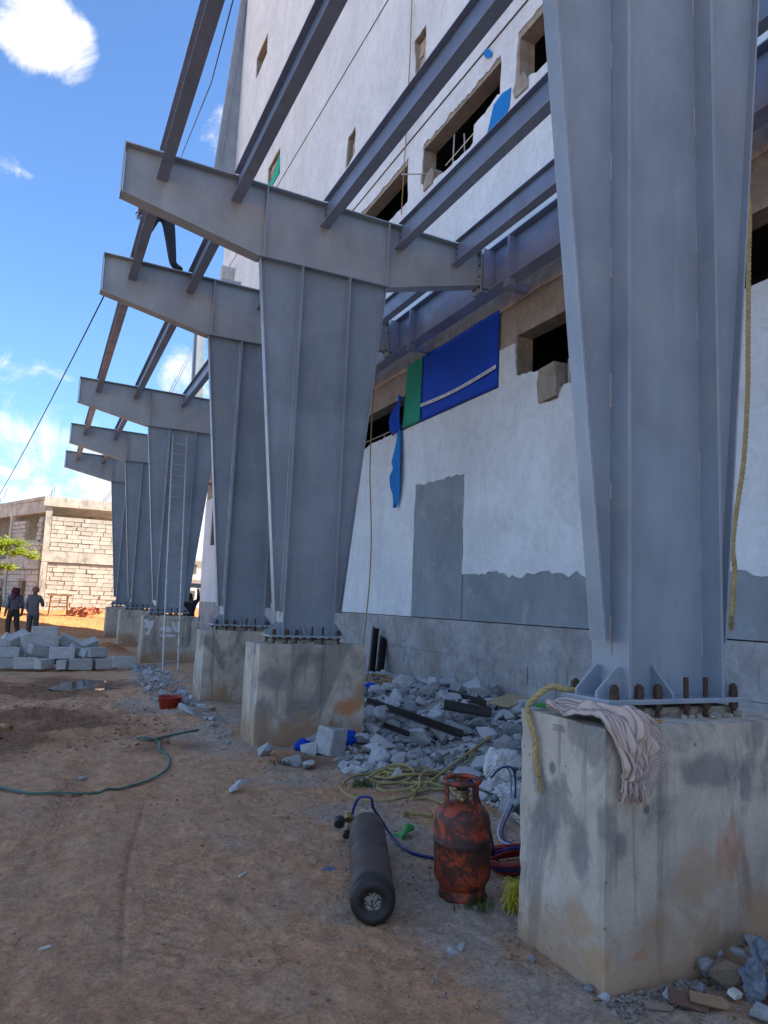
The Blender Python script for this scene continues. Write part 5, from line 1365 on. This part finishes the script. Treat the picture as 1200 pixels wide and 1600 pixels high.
# long rope hanging at the right
X_ = 3.95
pts = [onY(1171, 330, 3.6), onY(1170, 400, 3.6), onY(1169, 520, 3.6), onY(1168, 620, 3.6), onY(1162, 720, 3.58), onY(1152, 790, 3.58), onY(1145, 850, 3.58), onY(1148, 890, 3.58), onY(1146, 930, 3.58), onY(1143, 965, 3.58)]
pts = [Vector((pts[0].x-.04, 3.62, 6.03)), Vector((pts[0].x-.02, 3.62, 5.2))]+pts
rope('hanging_rope', pts, .018, m_rope_pale, 'long pale rope hanging from the canopy at the right edge of the picture', fray=46)
# coil on the dirt
r_ = random.Random(9); cc = gp(622, 1222, 0); pts = []; x, y = cc.x-.12, cc.y; hd = 0.6; lay = 0
for k in range(230):
    dx, dy = (x-cc.x-.12)/.33, (y-cc.y)/.40
    out_ = dx*dx+dy*dy
    turn = .30*math.sin(k*.13)+.34*math.sin(k*.047+1)+r_.uniform(-.16, .16)
    if out_ > .8:
        want = math.atan2(cc.y+r_.uniform(-.15, .15)-y, cc.x+.12+r_.uniform(-.15, .15)-x); d_ = (want-hd+math.pi) % (2*math.pi)-math.pi; turn += .45*max(-1, min(1, d_))
    hd += turn; x += .075*math.cos(hd); y += .075*math.sin(hd)
    pts.append((x, y, gz(x, y)+.02+.055*max(0, 1-out_)*(.5+.5*math.sin(k*.4))+.045*k/230))
pts += [gp(650, 1238, .02), gp(668, 1246, .02), gp(686, 1252, .02), gp(700, 1262, .02)]
rope('rope_pile', pts, .0125, m_rope, 'tangled pile of yellow rope on the dirt in front of the rubble', n=3)
rope('rope_tail', [gp(676, 1274, .02), gp(660, 1274, .02), gp(648, 1273, .03), gp(640, 1271, .03)], .016, m_rope, 'short end of yellow rope with a frayed tuft left of the red cylinder', fray=70)
# tan rope hanging from the window to the ground, with its coil
pts = [Vector((5.55, onX(583, 560, 5.6).y, 6.0)), onX(583, 600, 5.6), onX(580, 680, 5.65), onX(578, 740, 5.65), onX(580, 830, 5.62), onX(578, 900, 5.55), onX(570, 985, 5.4), onX(566, 1020, 5.3)]
q = MB(); q.tube(smooth(pts, 8), .012, 7); tag(q.build('tan_rope', m_rope_tan, None, True), 'thin tan rope hanging down the white wall beside the middle column', 'rope')
cc = onX(590, 1050, 5.2); pts = []
for k in range(60):
    a_ = k*2*math.pi/17; R1 = .28+.08*math.sin(k*.4); pts.append((cc.x-.1+R1*.8*math.cos(a_), cc.y-.5+R1*1.7*math.sin(a_), gz(cc.x, cc.y)+.10+.06*math.sin(k*.7)))
q = MB(); q.tube(smooth(pts, 3), .012, 6); tag(q.build('tan_rope_coil', m_rope_tan, None, True), 'loose coil of tan rope at the foot of the plinth beside the leaning channels', 'rope')
# thin rope and wires on the upper wall
def wire(name, pts, r, m_, lab, cat='cable'):
    q = MB(); q.tube(pts, r, 5); return tag(q.build(name, m_, None, True), lab, cat)
wire('wall_rope', [onX(646, -60, WX-.06), onX(640, 100, WX-.06), onX(634, 220, WX-.06), onX(627, 335, WX-.06)], .012, m_rope_tan, 'thin rope hanging straight down the upper white wall between openings', 'rope')
wire('wall_wire', [Vector((WX-.015, -10, 10.82)), Vector((WX-.015, 2, 10.74)), Vector((WX-.012, 12, 10.80)), Vector((WX-.012, 22, 10.76))], .012, m_cable, 'dark wire running along the wall just above the upper openings')
wire('wall_wire', [Vector((WX-.012, 2, 15.05)), Vector((WX-.012, 14, 15.07)), Vector((WX-.012, 29.9, 15.15))], .010, m_cable, 'thin wire high on the white wall above the tall slots')
# cables in the sky
ca_, cb_ = Vector((.5, YS[2]+.05, 6.10)), onY(0, 757, 28); cb_ = ca_+(cb_-ca_)*1.9
wire('sky_cable', [ca_.lerp(cb_, k/24)+Vector((0, 0, -1.6*(k/24)*(1-k/24))) for k in range(25)], .011, m_cable, 'long dark cable sloping from the canopy down to the left')
wire('guy_cable', [onY(372, -30, 10.5), onY(330, 130, 14), onY(285, 240, 20), onY(262, 320, 26)], .012, m_cable, 'thin cable rising behind the large canopy beam to the top of the picture')
for dx in (0, 4): wire('guy_cable', [onY(300+dx, 545, 45), onY(265+dx, 612, 45), onY(210+dx, 720, 45), onY(120+dx, 835, 45)], .018, m_cable, ['left one of the twin wires crossing the sky behind the columns', 'right one of the twin wires crossing the sky behind the columns'][dx//4])
# steel fins beyond the canopy
def fin(pts_l, pts_r, Yf, lab):
    q = MB(); L_ = [onY(x, y, Yf) for x, y in pts_l]; R__ = [onY(x, y, Yf) for x, y in pts_r]
    for k in range(len(L_)-1):
        q.hexa([L_[k], R__[k], R__[k]+Vector((0, .25, 0)), L_[k]+Vector((0, .25, 0)), L_[k+1], R__[k+1], R__[k+1]+Vector((0, .25, 0)), L_[k+1]+Vector((0, .25, 0))])
    o = thing('steel_fin', (0, 0, 0), lab, 'steel fin'); q.build('web_plate', m_steel, o)
    q = MB()
    for k in range(len(L_)-1):
        a_, c_ = L_[k]+(R__[k]-L_[k])*.24, L_[k+1]+(R__[k+1]-L_[k+1])*.24
        q.hexa([a_+Vector((-.02, -.12, 0)), a_+Vector((.02, -.12, 0)), a_+Vector((.02, -.001, 0)), a_+Vector((-.02, -.001, 0)), c_+Vector((-.02, -.12, 0)), c_+Vector((.02, -.12, 0)), c_+Vector((.02, -.001, 0)), c_+Vector((-.02, -.001, 0))])
    q.build('flange', m_steel, o); return o
fin([(326, 318), (386, -60)], [(357, 330), (417, -60)], 29.0, 'tall leaning grey steel fin at the far corner of the building')
fin([(293, 720), (304.5, 515), (306, 470)], [(314, 722), (321, 515), (322, 470)], 31.5, 'grey upright post seen below the third canopy beam')
u0 = onX(366, 429, WX); s0 = onX(377, 441, WX)
q = MB(); q.box(WX-.50, WX-.002, u0.y, u0.y+.35, u0.z-.24, u0.z+.27); bo = q.build('wall_unit', m_alu); tag(bo, 'grey box unit fixed high on the far end of the white wall', 'wall unit')
q = MB(); q.box(WX-.75, WX-.002, s0.y, s0.y+.5, s0.z-.10, s0.z+.0); q.build('bracket_shelf', m_steel, bo)

# ------------------------------------------------------------------ ladder
lb0, lb1 = onZ(254, 1050, gz(2.5, 16)), onZ(278, 1048, gz(2.8, 16.2)); lt0, lt1 = onY(270.5, 679, YS[3]-.14), onY(292, 682, YS[3]-.14)
ld = thing('steel_ladder', (lb0+lb1)/2, 'long thin steel ladder leaning on the fourth column', 'ladder'); og = ld.location.copy()
q = MB(); q.tube([lb0-og, lt0-og], .020, 8); q.build('side_rail', m_alu, ld); q = MB(); q.tube([lb1-og, lt1-og], .020, 8); q.build('side_rail', m_alu, ld)
for k in range(19):
    t = .035+k*.0512
    q = MB(); q.tube([lb0.lerp(lt0, t)-og, lb1.lerp(lt1, t)-og], .013, 6); q.build('rung', m_alu, ld)

# ------------------------------------------------------------------ towel on the nearest pier
PT = 1.108; fy = 2.5311-.012; sx = PXs
def towel():
    A0 = [Vector((2.36, 2.98, PT+.03)), Vector((2.44, 2.83, PT+.035)), Vector((2.50, 2.68, PT+.04)), Vector((2.52, 2.56, PT+.035)), Vector((2.54, 2.525, PT+.0)), Vector((2.535, 2.50, PT-.08)), Vector((2.50, 2.495, PT-.17)), Vector((2.45, 2.495, PT-.25))]
    B0 = [Vector((2.285, 2.93, PT+.02)), Vector((2.27, 2.80, PT+.00)), Vector((2.275, 2.70, PT+.025)), Vector((2.285, 2.60, PT+.025)), Vector((2.29, 2.53, PT+.0)), Vector((2.31, 2.50, PT-.08)), Vector((2.33, 2.49, PT-.16)), Vector((2.335, 2.49, PT-.22))]
    A1, B1 = smooth(A0, 8), smooth(B0, 8); nu = 44; vs = []; uv = []
    n = len(A1)
    for i in range(n):
        t = i/(n-1)
        for j in range(nu+1):
            u = j/nu; p = A1[i].lerp(B1[i], u)
            top_ = max(0, 1-t/.5); hang = min(1, max(0, (t-.5)/.15))
            f = mnoise.noise((u*6.5+1.4*t+.8*mnoise.noise((u*2, t*3, 5)), t*2.2, 3.3))+.5*mnoise.noise((u*13-2.2*t, t*4, 8.1))
            w = (.050+.012*t)*f+.040*mnoise.noise((u*3.2+t, t*5, 1.7))+.016*mnoise.noise((u*12, t*13, 4.2))
            if hang < 1: p.z += (1-hang)*abs(w)*1.0+(1-hang)*.006
            p.y -= hang*(abs(w)*1.2+.004)
            p.x += .012*mnoise.noise((u*3, t*8, 9))
            p.x += .035*mnoise.noise((u*2.1, t*3.3, 12)); vs.append(p); uv.append((u, t))
    N = nu+1; fs = [(i*N+j, i*N+j+1, (i+1)*N+j+1, (i+1)*N+j) for i in range(n-1) for j in range(nu)]
    q = MB(); q.add(vs, fs); o = q.build('striped_towel', m_towel, None, True)
    ul = o.data.uv_layers.new(name='UVMap')
    for lp_ in o.data.loops: ul.data[lp_.index].uv = uv[lp_.vertex_index]
    o.modifiers.new('t', 'SOLIDIFY').thickness = .004
    tag(o, 'pinkish striped towel with fringe draped over the corner of the nearest pier', 'towel')
    q = MB(); r_ = random.Random(1)
    for j in range(0, nu+1):
        p = vs[(n-1)*N+j]
        for k in range(2):
            L_ = r_.uniform(.04, .085); q.tube([p+Vector((0, 0, .01)), p+Vector((r_.uniform(-.01, .01), -.004+r_.uniform(-.006, .004), -L_*.5)), p+Vector((r_.uniform(-.02, .02), r_.uniform(-.006, .004), -L_))], .0028, 5)
    for i in range(int(n*.45), n, 1):
        p = vs[i*N]
        L_ = r_.uniform(.03, .06); q.tube([p, p+Vector((L_*.6, -.015, -.012)), p+Vector((L_*.8, -.014, -.04))], .003, 5)
    f = q.build('fringe', m_fringe, o, True); tag(f, kind='stuff')
    # bunched knot at the corner
    return o
towel()
crumple('green_wrapper', (2.36, 3.06, PT+.016), (.045, .035, .012), m_leaf_green, 'green wrapper beside the rope on top of the nearest pier', 'wrapper', 4, 3, .3)
scrap_o = crumple('orange_scrap', (2.62, 2.56, PT+.012), (.035, .02, .006), plain('ochre_leaf', (.40, .17, .03), .7), 'ochre scrap on the edge of the nearest pier beside the towel', 'scrap', 2, 2, .3)
# yellow fibre tuft at the pier foot
q = MB(); r_ = random.Random(6); c_ = gp(806, 1402, .07)
for k in range(220):
    a_ = r_.uniform(0, 6.28); e = r_.uniform(-1, 1); p0 = c_+Vector((r_.uniform(-.035, .035), r_.uniform(-.03, .03), r_.uniform(-.06, .08))); d_ = Vector((math.cos(a_), math.sin(a_), e*.9)).normalized()*r_.uniform(.02, .06)
    q.tube([p0, p0+d_, p0+d_*1.4+Vector((0, 0, -.02))], .0022, 4)
tag(q.build('yellow_fibre_tuft', m_yarn), 'frayed bright yellow fibre tuft at the foot of the nearest pier', 'fibre tuft')

# ------------------------------------------------------------------ tree and weeds
tt = thing('tree', (-2.75, 35.4, gz(-2.75, 35.4)), 'bright green feathery tree at the left edge before the block building', 'tree')
q = MB(); q.tube([(0, 0, -.2), (.1, 0, 1.0), (.3, .1, 2.0), (.5, .1, 2.7)], lambda t: .13*(1-.6*t), 8); q.build('trunk', m_bark, tt, True)
limbs = [((.3, .1, 1.9), (1.0, 0, 2.5), (1.75, -.1, 2.75)), ((.45, .1, 2.5), (-.3, .2, 3.1), (-1.0, .2, 3.3)), ((.5, .1, 2.7), (.9, .3, 3.2), (1.5, .4, 3.2)), ((.2, .1, 1.6), (.9, -.3, 1.9), (1.4, -.4, 2.0))]
q = MB()
for l_ in limbs: q.tube(smooth(l_, 5), lambda t: .05*(1-.8*t), 6)
q.build('limb', m_bark, tt, True)
q = MB(); r_ = random.Random(12)
cl = [((1.75, -.1, 2.75), (.75, .6, .22), 900), ((1.1, .0, 2.85), (.7, .7, .3), 800), ((1.5, .4, 3.1), (.7, .6, .2), 600), ((.3, .2, 3.1), (.9, .7, .35), 800), ((-1.0, .2, 3.3), (.8, .8, .35), 500), ((1.35, -.4, 2.05), (.5, .4, .16), 380), ((1.0, -.2, 1.75), (.4, .4, .14), 220), ((2.3, -.1, 2.55), (.35, .4, .10), 180)]
for c_, s_, n_ in cl:
    for k in range(int(n_*2.2)):
        p = Vector(c_)+Vector((r_.gauss(0, .45)*s_[0], r_.gauss(0, .45)*s_[1], r_.gauss(0, .5)*s_[2]))
        if mnoise.noise(p*2.6) < -.12: continue
        a_ = r_.uniform(0, 6.28); d_ = Vector((math.cos(a_), math.sin(a_), r_.uniform(-.5, .25)))*r_.uniform(.07, .15); s2 = d_.cross(Vector((0, 0, 1))).normalized()*.034+Vector((0, 0, r_.uniform(-.015, .015)))
        q.add([p, p+d_*.5+s2, p+d_, p+d_*.5-s2], [(0, 1, 2, 3)])
q.build('crown', m_leaf, tt)
def weed(px, py, n_, h, lab, seed):
    c_ = gp(px, py, 0); q = MB(); r_ = random.Random(seed)
    for k in range(n_):
        a_ = r_.uniform(0, 6.28); p = c_+Vector((r_.gauss(0, .05), r_.gauss(0, .05), 0)); d_ = Vector((math.cos(a_)*.6, math.sin(a_)*.6, r_.uniform(.4, 1.2)))*h*r_.uniform(.5, 1); s2 = Vector((-math.sin(a_), math.cos(a_), 0))*.006
        q.add([p-s2*.5, p+d_*.5-s2, p+d_, p+d_*.5+s2, p+s2*.5], [(0, 1, 2, 3, 4)])
    return tag(q.build('weed', m_weed), lab, 'weed')
weed(565, 1228, 70, .09, 'little weeds growing at the left edge of the yellow rope pile', 1); weed(745, 1418, 60, .05, 'tiny weeds at the foot of the red gas cylinder', 2); weed(435, 1195, 26, .06, 'small weeds on the bare dirt below the middle pier', 3)
#PART4
# ------------------------------------------------------------------ people
def person(loc, rz, label, J=None, mats=None, turban=None, scarf=None, cap=None, long_shirt=False):
    """J overrides joints (local axes, facing +Y, 1.66 m tall); mats = shirt, trousers, skin, shoe"""
    D = dict(pel=(0, 0, .92), spi=(0, -.005, 1.10), che=(0, 0, 1.27), nec=(0, .005, 1.42), hea=(0, .025, 1.535), top=(0, .02, 1.60))
    for s, k in ((-1, 'l'), (1, 'r')):
        D.update({k+'sh': (s*.165, 0, 1.355), k+'el': (s*.225, -.03, 1.09), k+'wr': (s*.235, .05, .86), k+'ha': (s*.23, .075, .78), k+'hi': (s*.09, 0, .87), k+'kn': (s*.10, .02, .48), k+'an': (s*.105, -.02, .09), k+'to': (s*.12, .13, .035)})
    if J: D.update(J)
    Rd = dict(pel=(.165, .125), spi=(.15, .115), che=(.175, .125), nec=(.06, .06), hea=(.088, .105), top=(.07, .08), sh=(.085, .085), el=(.057, .057), wr=(.038, .038), ha=(.044, .028), hi=(.118, .118), kn=(.085, .085), an=(.062, .062), to=(.052, .040))
    keys = list(D); E = [('pel', 'spi'), ('spi', 'che'), ('che', 'nec'), ('nec', 'hea'), ('hea', 'top')]
    for k in 'lr': E += [('che', k+'sh'), (k+'sh', k+'el'), (k+'el', k+'wr'), (k+'wr', k+'ha'), ('pel', k+'hi'), (k+'hi', k+'kn'), (k+'kn', k+'an'), (k+'an', k+'to')]
    me0 = bpy.data.meshes.new('tmp'); me0.from_pydata([D[k] for k in keys], [(keys.index(a_), keys.index(b_)) for a_, b_ in E], [])
    ob = bpy.data.objects.new('tmp', me0); COL.objects.link(ob)
    sm = ob.modifiers.new('s', 'SKIN'); ob.modifiers.new('u', 'SUBSURF').levels = 2
    for i, k in enumerate(keys):
        r_ = Rd.get(k) or Rd[k[1:]]; me0.skin_vertices[0].data[i].radius = r_; me0.skin_vertices[0].data[i].use_root = (k == 'pel')
    dg = bpy.context.evaluated_depsgraph_get(); ev = bpy.data.meshes.new_from_object(ob.evaluated_get(dg))
    bpy.data.objects.remove(ob); bpy.data.meshes.remove(me0)
    q = MB(); vs = [v.co.copy() for v in ev.vertices]
    seg = [(Vector(D[a_]), Vector(D[b_]), a_, b_) for a_, b_ in E]
    def region(p):
        best = None
        for a_, b_, ka, kb in seg:
            d = b_-a_; t = max(0, min(1, (p-a_).dot(d)/d.length_squared)); dist = (p-a_-d*t).length
            if best is None or dist < best[0]: best = (dist, ka, kb, t)
        _, ka, kb, t = best
        if kb in ('hea', 'top') or (kb == 'nec' and t > .75): return 2
        if kb[1:] == 'ha' or (kb[1:] == 'wr' and t > .55): return 2
        if kb[1:] == 'to' or (kb[1:] == 'an' and t > .95): return 3
        if kb[1:] in ('kn', 'an', 'hi'): return 0 if (long_shirt and p.z > .80) else 1
        if kb == 'spi' and t < .25: return 0 if long_shirt else 1
        return 0
    for pl in ev.polygons:
        c_ = Vector((0, 0, 0))
        for i in pl.vertices: c_ += vs[i]
        q.f.append(tuple(pl.vertices)); q.mi.append(region(c_/len(pl.vertices)))
    q.v = [tuple(v) for v in vs]; bpy.data.meshes.remove(ev)
    q.cur = 2
    h = Vector(D['hea']); 
    for k in 'lr':                                              # five fingers a hand
        w, p = Vector(D[k+'wr']), Vector(D[k+'ha']); d = (p-w).normalized(); s = d.cross(Vector((0, 1, .2))).normalized(); u = s.cross(d)
        for i, (o_, L_) in enumerate(((-.026, .062), (-.009, .072), (.009, .068), (.025, .054))):
            b_ = p+s*o_+d*.005; q.tube([b_, b_+d*L_*.55+u*.004, b_+d*L_+u*.018], lambda t: .009*(1-.3*t), 6)
        b_ = w+d*.03+s*-.02; q.tube([b_, b_+d*.03-s*.03+u*.005, b_+d*.055-s*.036+u*.018], lambda t: .010*(1-.3*t), 6)
    f = (Vector(D['hea'])-Vector(D['nec'])); fy_ = Vector((0, 1, 0))
    def ell(c_, r_, n=8):
        T_ = Matrix.Translation(c_) @ Matrix.Diagonal((r_[0], r_[1], r_[2], 1)); q.lathe([(math.sin(math.pi*i/6)+1e-4, -math.cos(math.pi*i/6)) for i in range(7)], n, T_)
    ell(h+Vector((0, .098, -.005)), (.013, .022, .022)); ell(h+Vector((-.082, 0, 0)), (.010, .02, .03)); ell(h+Vector((.082, 0, 0)), (.010, .02, .03)); ell(h+Vector((0, .085, -.05)), (.024, .012, .006))
    q.cur = 3
    for s in (-1, 1): ell(h+Vector((s*.032, .088, .02)), (.012, .008, .007))
    o = q.build('person', mats, None, True); o.location = loc; o.rotation_euler = (0, 0, rz); tag(o, label, 'person')
    b_ = MB()
    if turban:
        for k in range(7):
            T_ = Matrix.Translation(h+Vector((0, -.008, .045+.013*k))) @ Matrix.Rotation(.35*(-1)**k, 4, 'X') @ Matrix.Rotation(.25*math.sin(k*2), 4, 'Y')
            R1 = .088-.004*k*(k > 2); b_.tube([T_ @ Vector((R1*math.cos(t*math.pi/10), R1*1.12*math.sin(t*math.pi/10), 0)) for t in range(20)], .022, 6, closed=True)
        T_ = Matrix.Translation(h+Vector((0, -.01, .06))) @ Matrix.Diagonal((.085, .095, .085, 1)); b_.lathe([(math.sin(math.pi*i/8)+1e-4, -math.cos(math.pi*i/8)) for i in range(4, 9)], 14, T_)
        b_.build('turban', turban, o, True)
    if scarf:
        b_ = MB(); 
        for k in range(5):
            T_ = Matrix.Translation(h+Vector((0, -.02-.008*k, -.10+.045*k))) @ Matrix.Rotation(.3*math.sin(k*1.7), 4, 'X'); R1 = (.105, .10, .105, .102, .085)[k]
            b_.tube([T_ @ Vector((R1*math.cos(t*math.pi/10), R1*1.1*math.sin(t*math.pi/10), 0)) for t in range(20)], .032, 6, closed=True)
        b_.tube([h+Vector((-.06, -.11, -.08)), h+Vector((-.09, -.15, -.18)), h+Vector((-.14, -.16, -.24))], lambda t: .04*(1-.3*t), 7)
        b_.build('head_scarf', scarf, o, True)
    if cap:
        T_ = Matrix.Translation(h+Vector((0, -.012, .02))) @ Matrix.Diagonal((.090, .104, .098, 1)); b_.lathe([(math.sin(math.pi*i/10)+1e-4, -math.cos(math.pi*i/10)) for i in range(4, 11)], 16, T_); b_.build('hair', cap, o, True)
    return o
py_ = onY(48, 998, 25.6)
person((py_.x, 25.6, gz(py_.x, 25.6)), -.35, 'person in a grey shirt and faded pink turban standing behind the loose blocks', dict(rel=(.24, .10, 1.12), rwr=(.14, .30, 1.10), rha=(.10, .37, 1.10), rsh=(.165, .02, 1.35), lel=(-.22, .0, 1.08), lwr=(-.2, .12, .88), lha=(-.19, .17, .82)),
       [m_grey_shirt, m_greytrouser, m_skin, m_shoe], turban=m_pink, long_shirt=True)
py_ = onY(17, 998, 26.3)
person((py_.x, 26.3, gz(py_.x, 26.3)), .5, 'person in a dark plaid shirt with a maroon scarf over the head, walking', dict(lkn=(-.10, .10, .49), lan=(-.10, .02, .10), lto=(-.11, .17, .04), rkn=(.11, -.05, .48), ran=(.12, -.20, .10), rto=(.13, -.06, .035), rel=(.26, -.06, 1.08), rwr=(.28, .02, .85), rha=(.28, .05, .78)),
       [m_plaid, m_trouser, m_skin, m_shoe], scarf=m_maroon)
py_ = onY(-11, 998, 26.6)
person((py_.x, 26.6, gz(py_.x, 26.6)), 1.2, 'person in a khaki shirt cut off by the left picture edge', None, [m_khaki, m_trouser, m_skin, m_shoe], cap=m_hair)
# carrier behind the painted pier
Yc = 21.0; hx = onY(300, 934, Yc)
zc = hx.z-1.60
cz = gz(hx.x, Yc)
person((hx.x-.06, Yc, max(cz, 0)), .3, 'person in dark clothes carrying a short board overhead behind the painted pier', dict(lsh=(-.165, .01, 1.37), rsh=(.165, .01, 1.37), rel=(.30, .06, 1.46), rwr=(.28, .06, 1.70), rha=(.26, .06, 1.78), lel=(-.29, .06, 1.45), lwr=(-.20, .06, 1.68), lha=(-.18, .06, 1.77)),
       [m_navy, m_trouser, m_skin, m_shoe], cap=m_hair)
q = MB(); q.box(-.30, .30, -.14, .14, 0, .12); o = q.build('carried_board', m_block); o.location = (hx.x-.10, Yc+.04, max(cz, 0)+1.80); o.rotation_euler = (0, 0, .3); tag(o, 'grey board held overhead by the dark clothed person', 'board')
# man astride on the third canopy beam
bz = btop(1.5)+.0; fx = onY(272, 416, YS[2]-.02).x
P0 = Vector((fx-.02, YS[2]-.02, bz))           # right foot on the beam
lx = PX[0]+PWD/2; 
J = {}
def loc_(w): return tuple(Vector(w)-Vector((P0.x, P0.y, 0))-Vector((0, 0, bz)))
hip = onY(252, 340, YS[2]-.12)
hz = hip.z-bz
def rel(x, y, z): return (x-P0.x, y-P0.y, z-bz)
pl_ = rel(hip.x, YS[2]-.15, bz+.86)
J = dict(pel=pl_, spi=(pl_[0]-.02, pl_[1]+.02, 1.05), che=(pl_[0]-.05, pl_[1]+.05, 1.21), nec=(pl_[0]-.06, pl_[1]+.07, 1.36), hea=(pl_[0]-.06, pl_[1]+.095, 1.47), top=(pl_[0]-.06, pl_[1]+.09, 1.54),
         rhi=(pl_[0]+.09, pl_[1], .81), rkn=(pl_[0]*.5+.055, pl_[1]*.5+.03, .45), ran=(.0, -.02, .085), rto=(.16, .0, .035),
         lhi=(pl_[0]-.09, pl_[1], .82), lkn=((lx-P0.x)*.6+pl_[0]*.4, -.22, .46), lan=(lx-P0.x, -.26, .105), lto=(lx-P0.x-.02, -.12, .05),
         lsh=(pl_[0]-.22, pl_[1]+.04, 1.29), lel=(pl_[0]-.34, pl_[1]+.04, 1.05), rsh=(pl_[0]+.12, pl_[1]+.06, 1.29), rel=(pl_[0]+.2, pl_[1]+.1, 1.04), rwr=(pl_[0]+.18, pl_[1]+.24, .90), rha=(pl_[0]+.17, pl_[1]+.30, .86))
hd = onY(218, 336, YS[2]-.15); J['lwr'] = rel(hd.x+.01, YS[2]-.15, hd.z+.08); J['lha'] = rel(hd.x, YS[2]-.15, hd.z)
person((P0.x, P0.y, bz), 0, 'person in dark blue trousers standing astride on the third canopy beam', J, [m_navy, m_bluetrouser, m_skin, m_shoe], cap=m_hair)
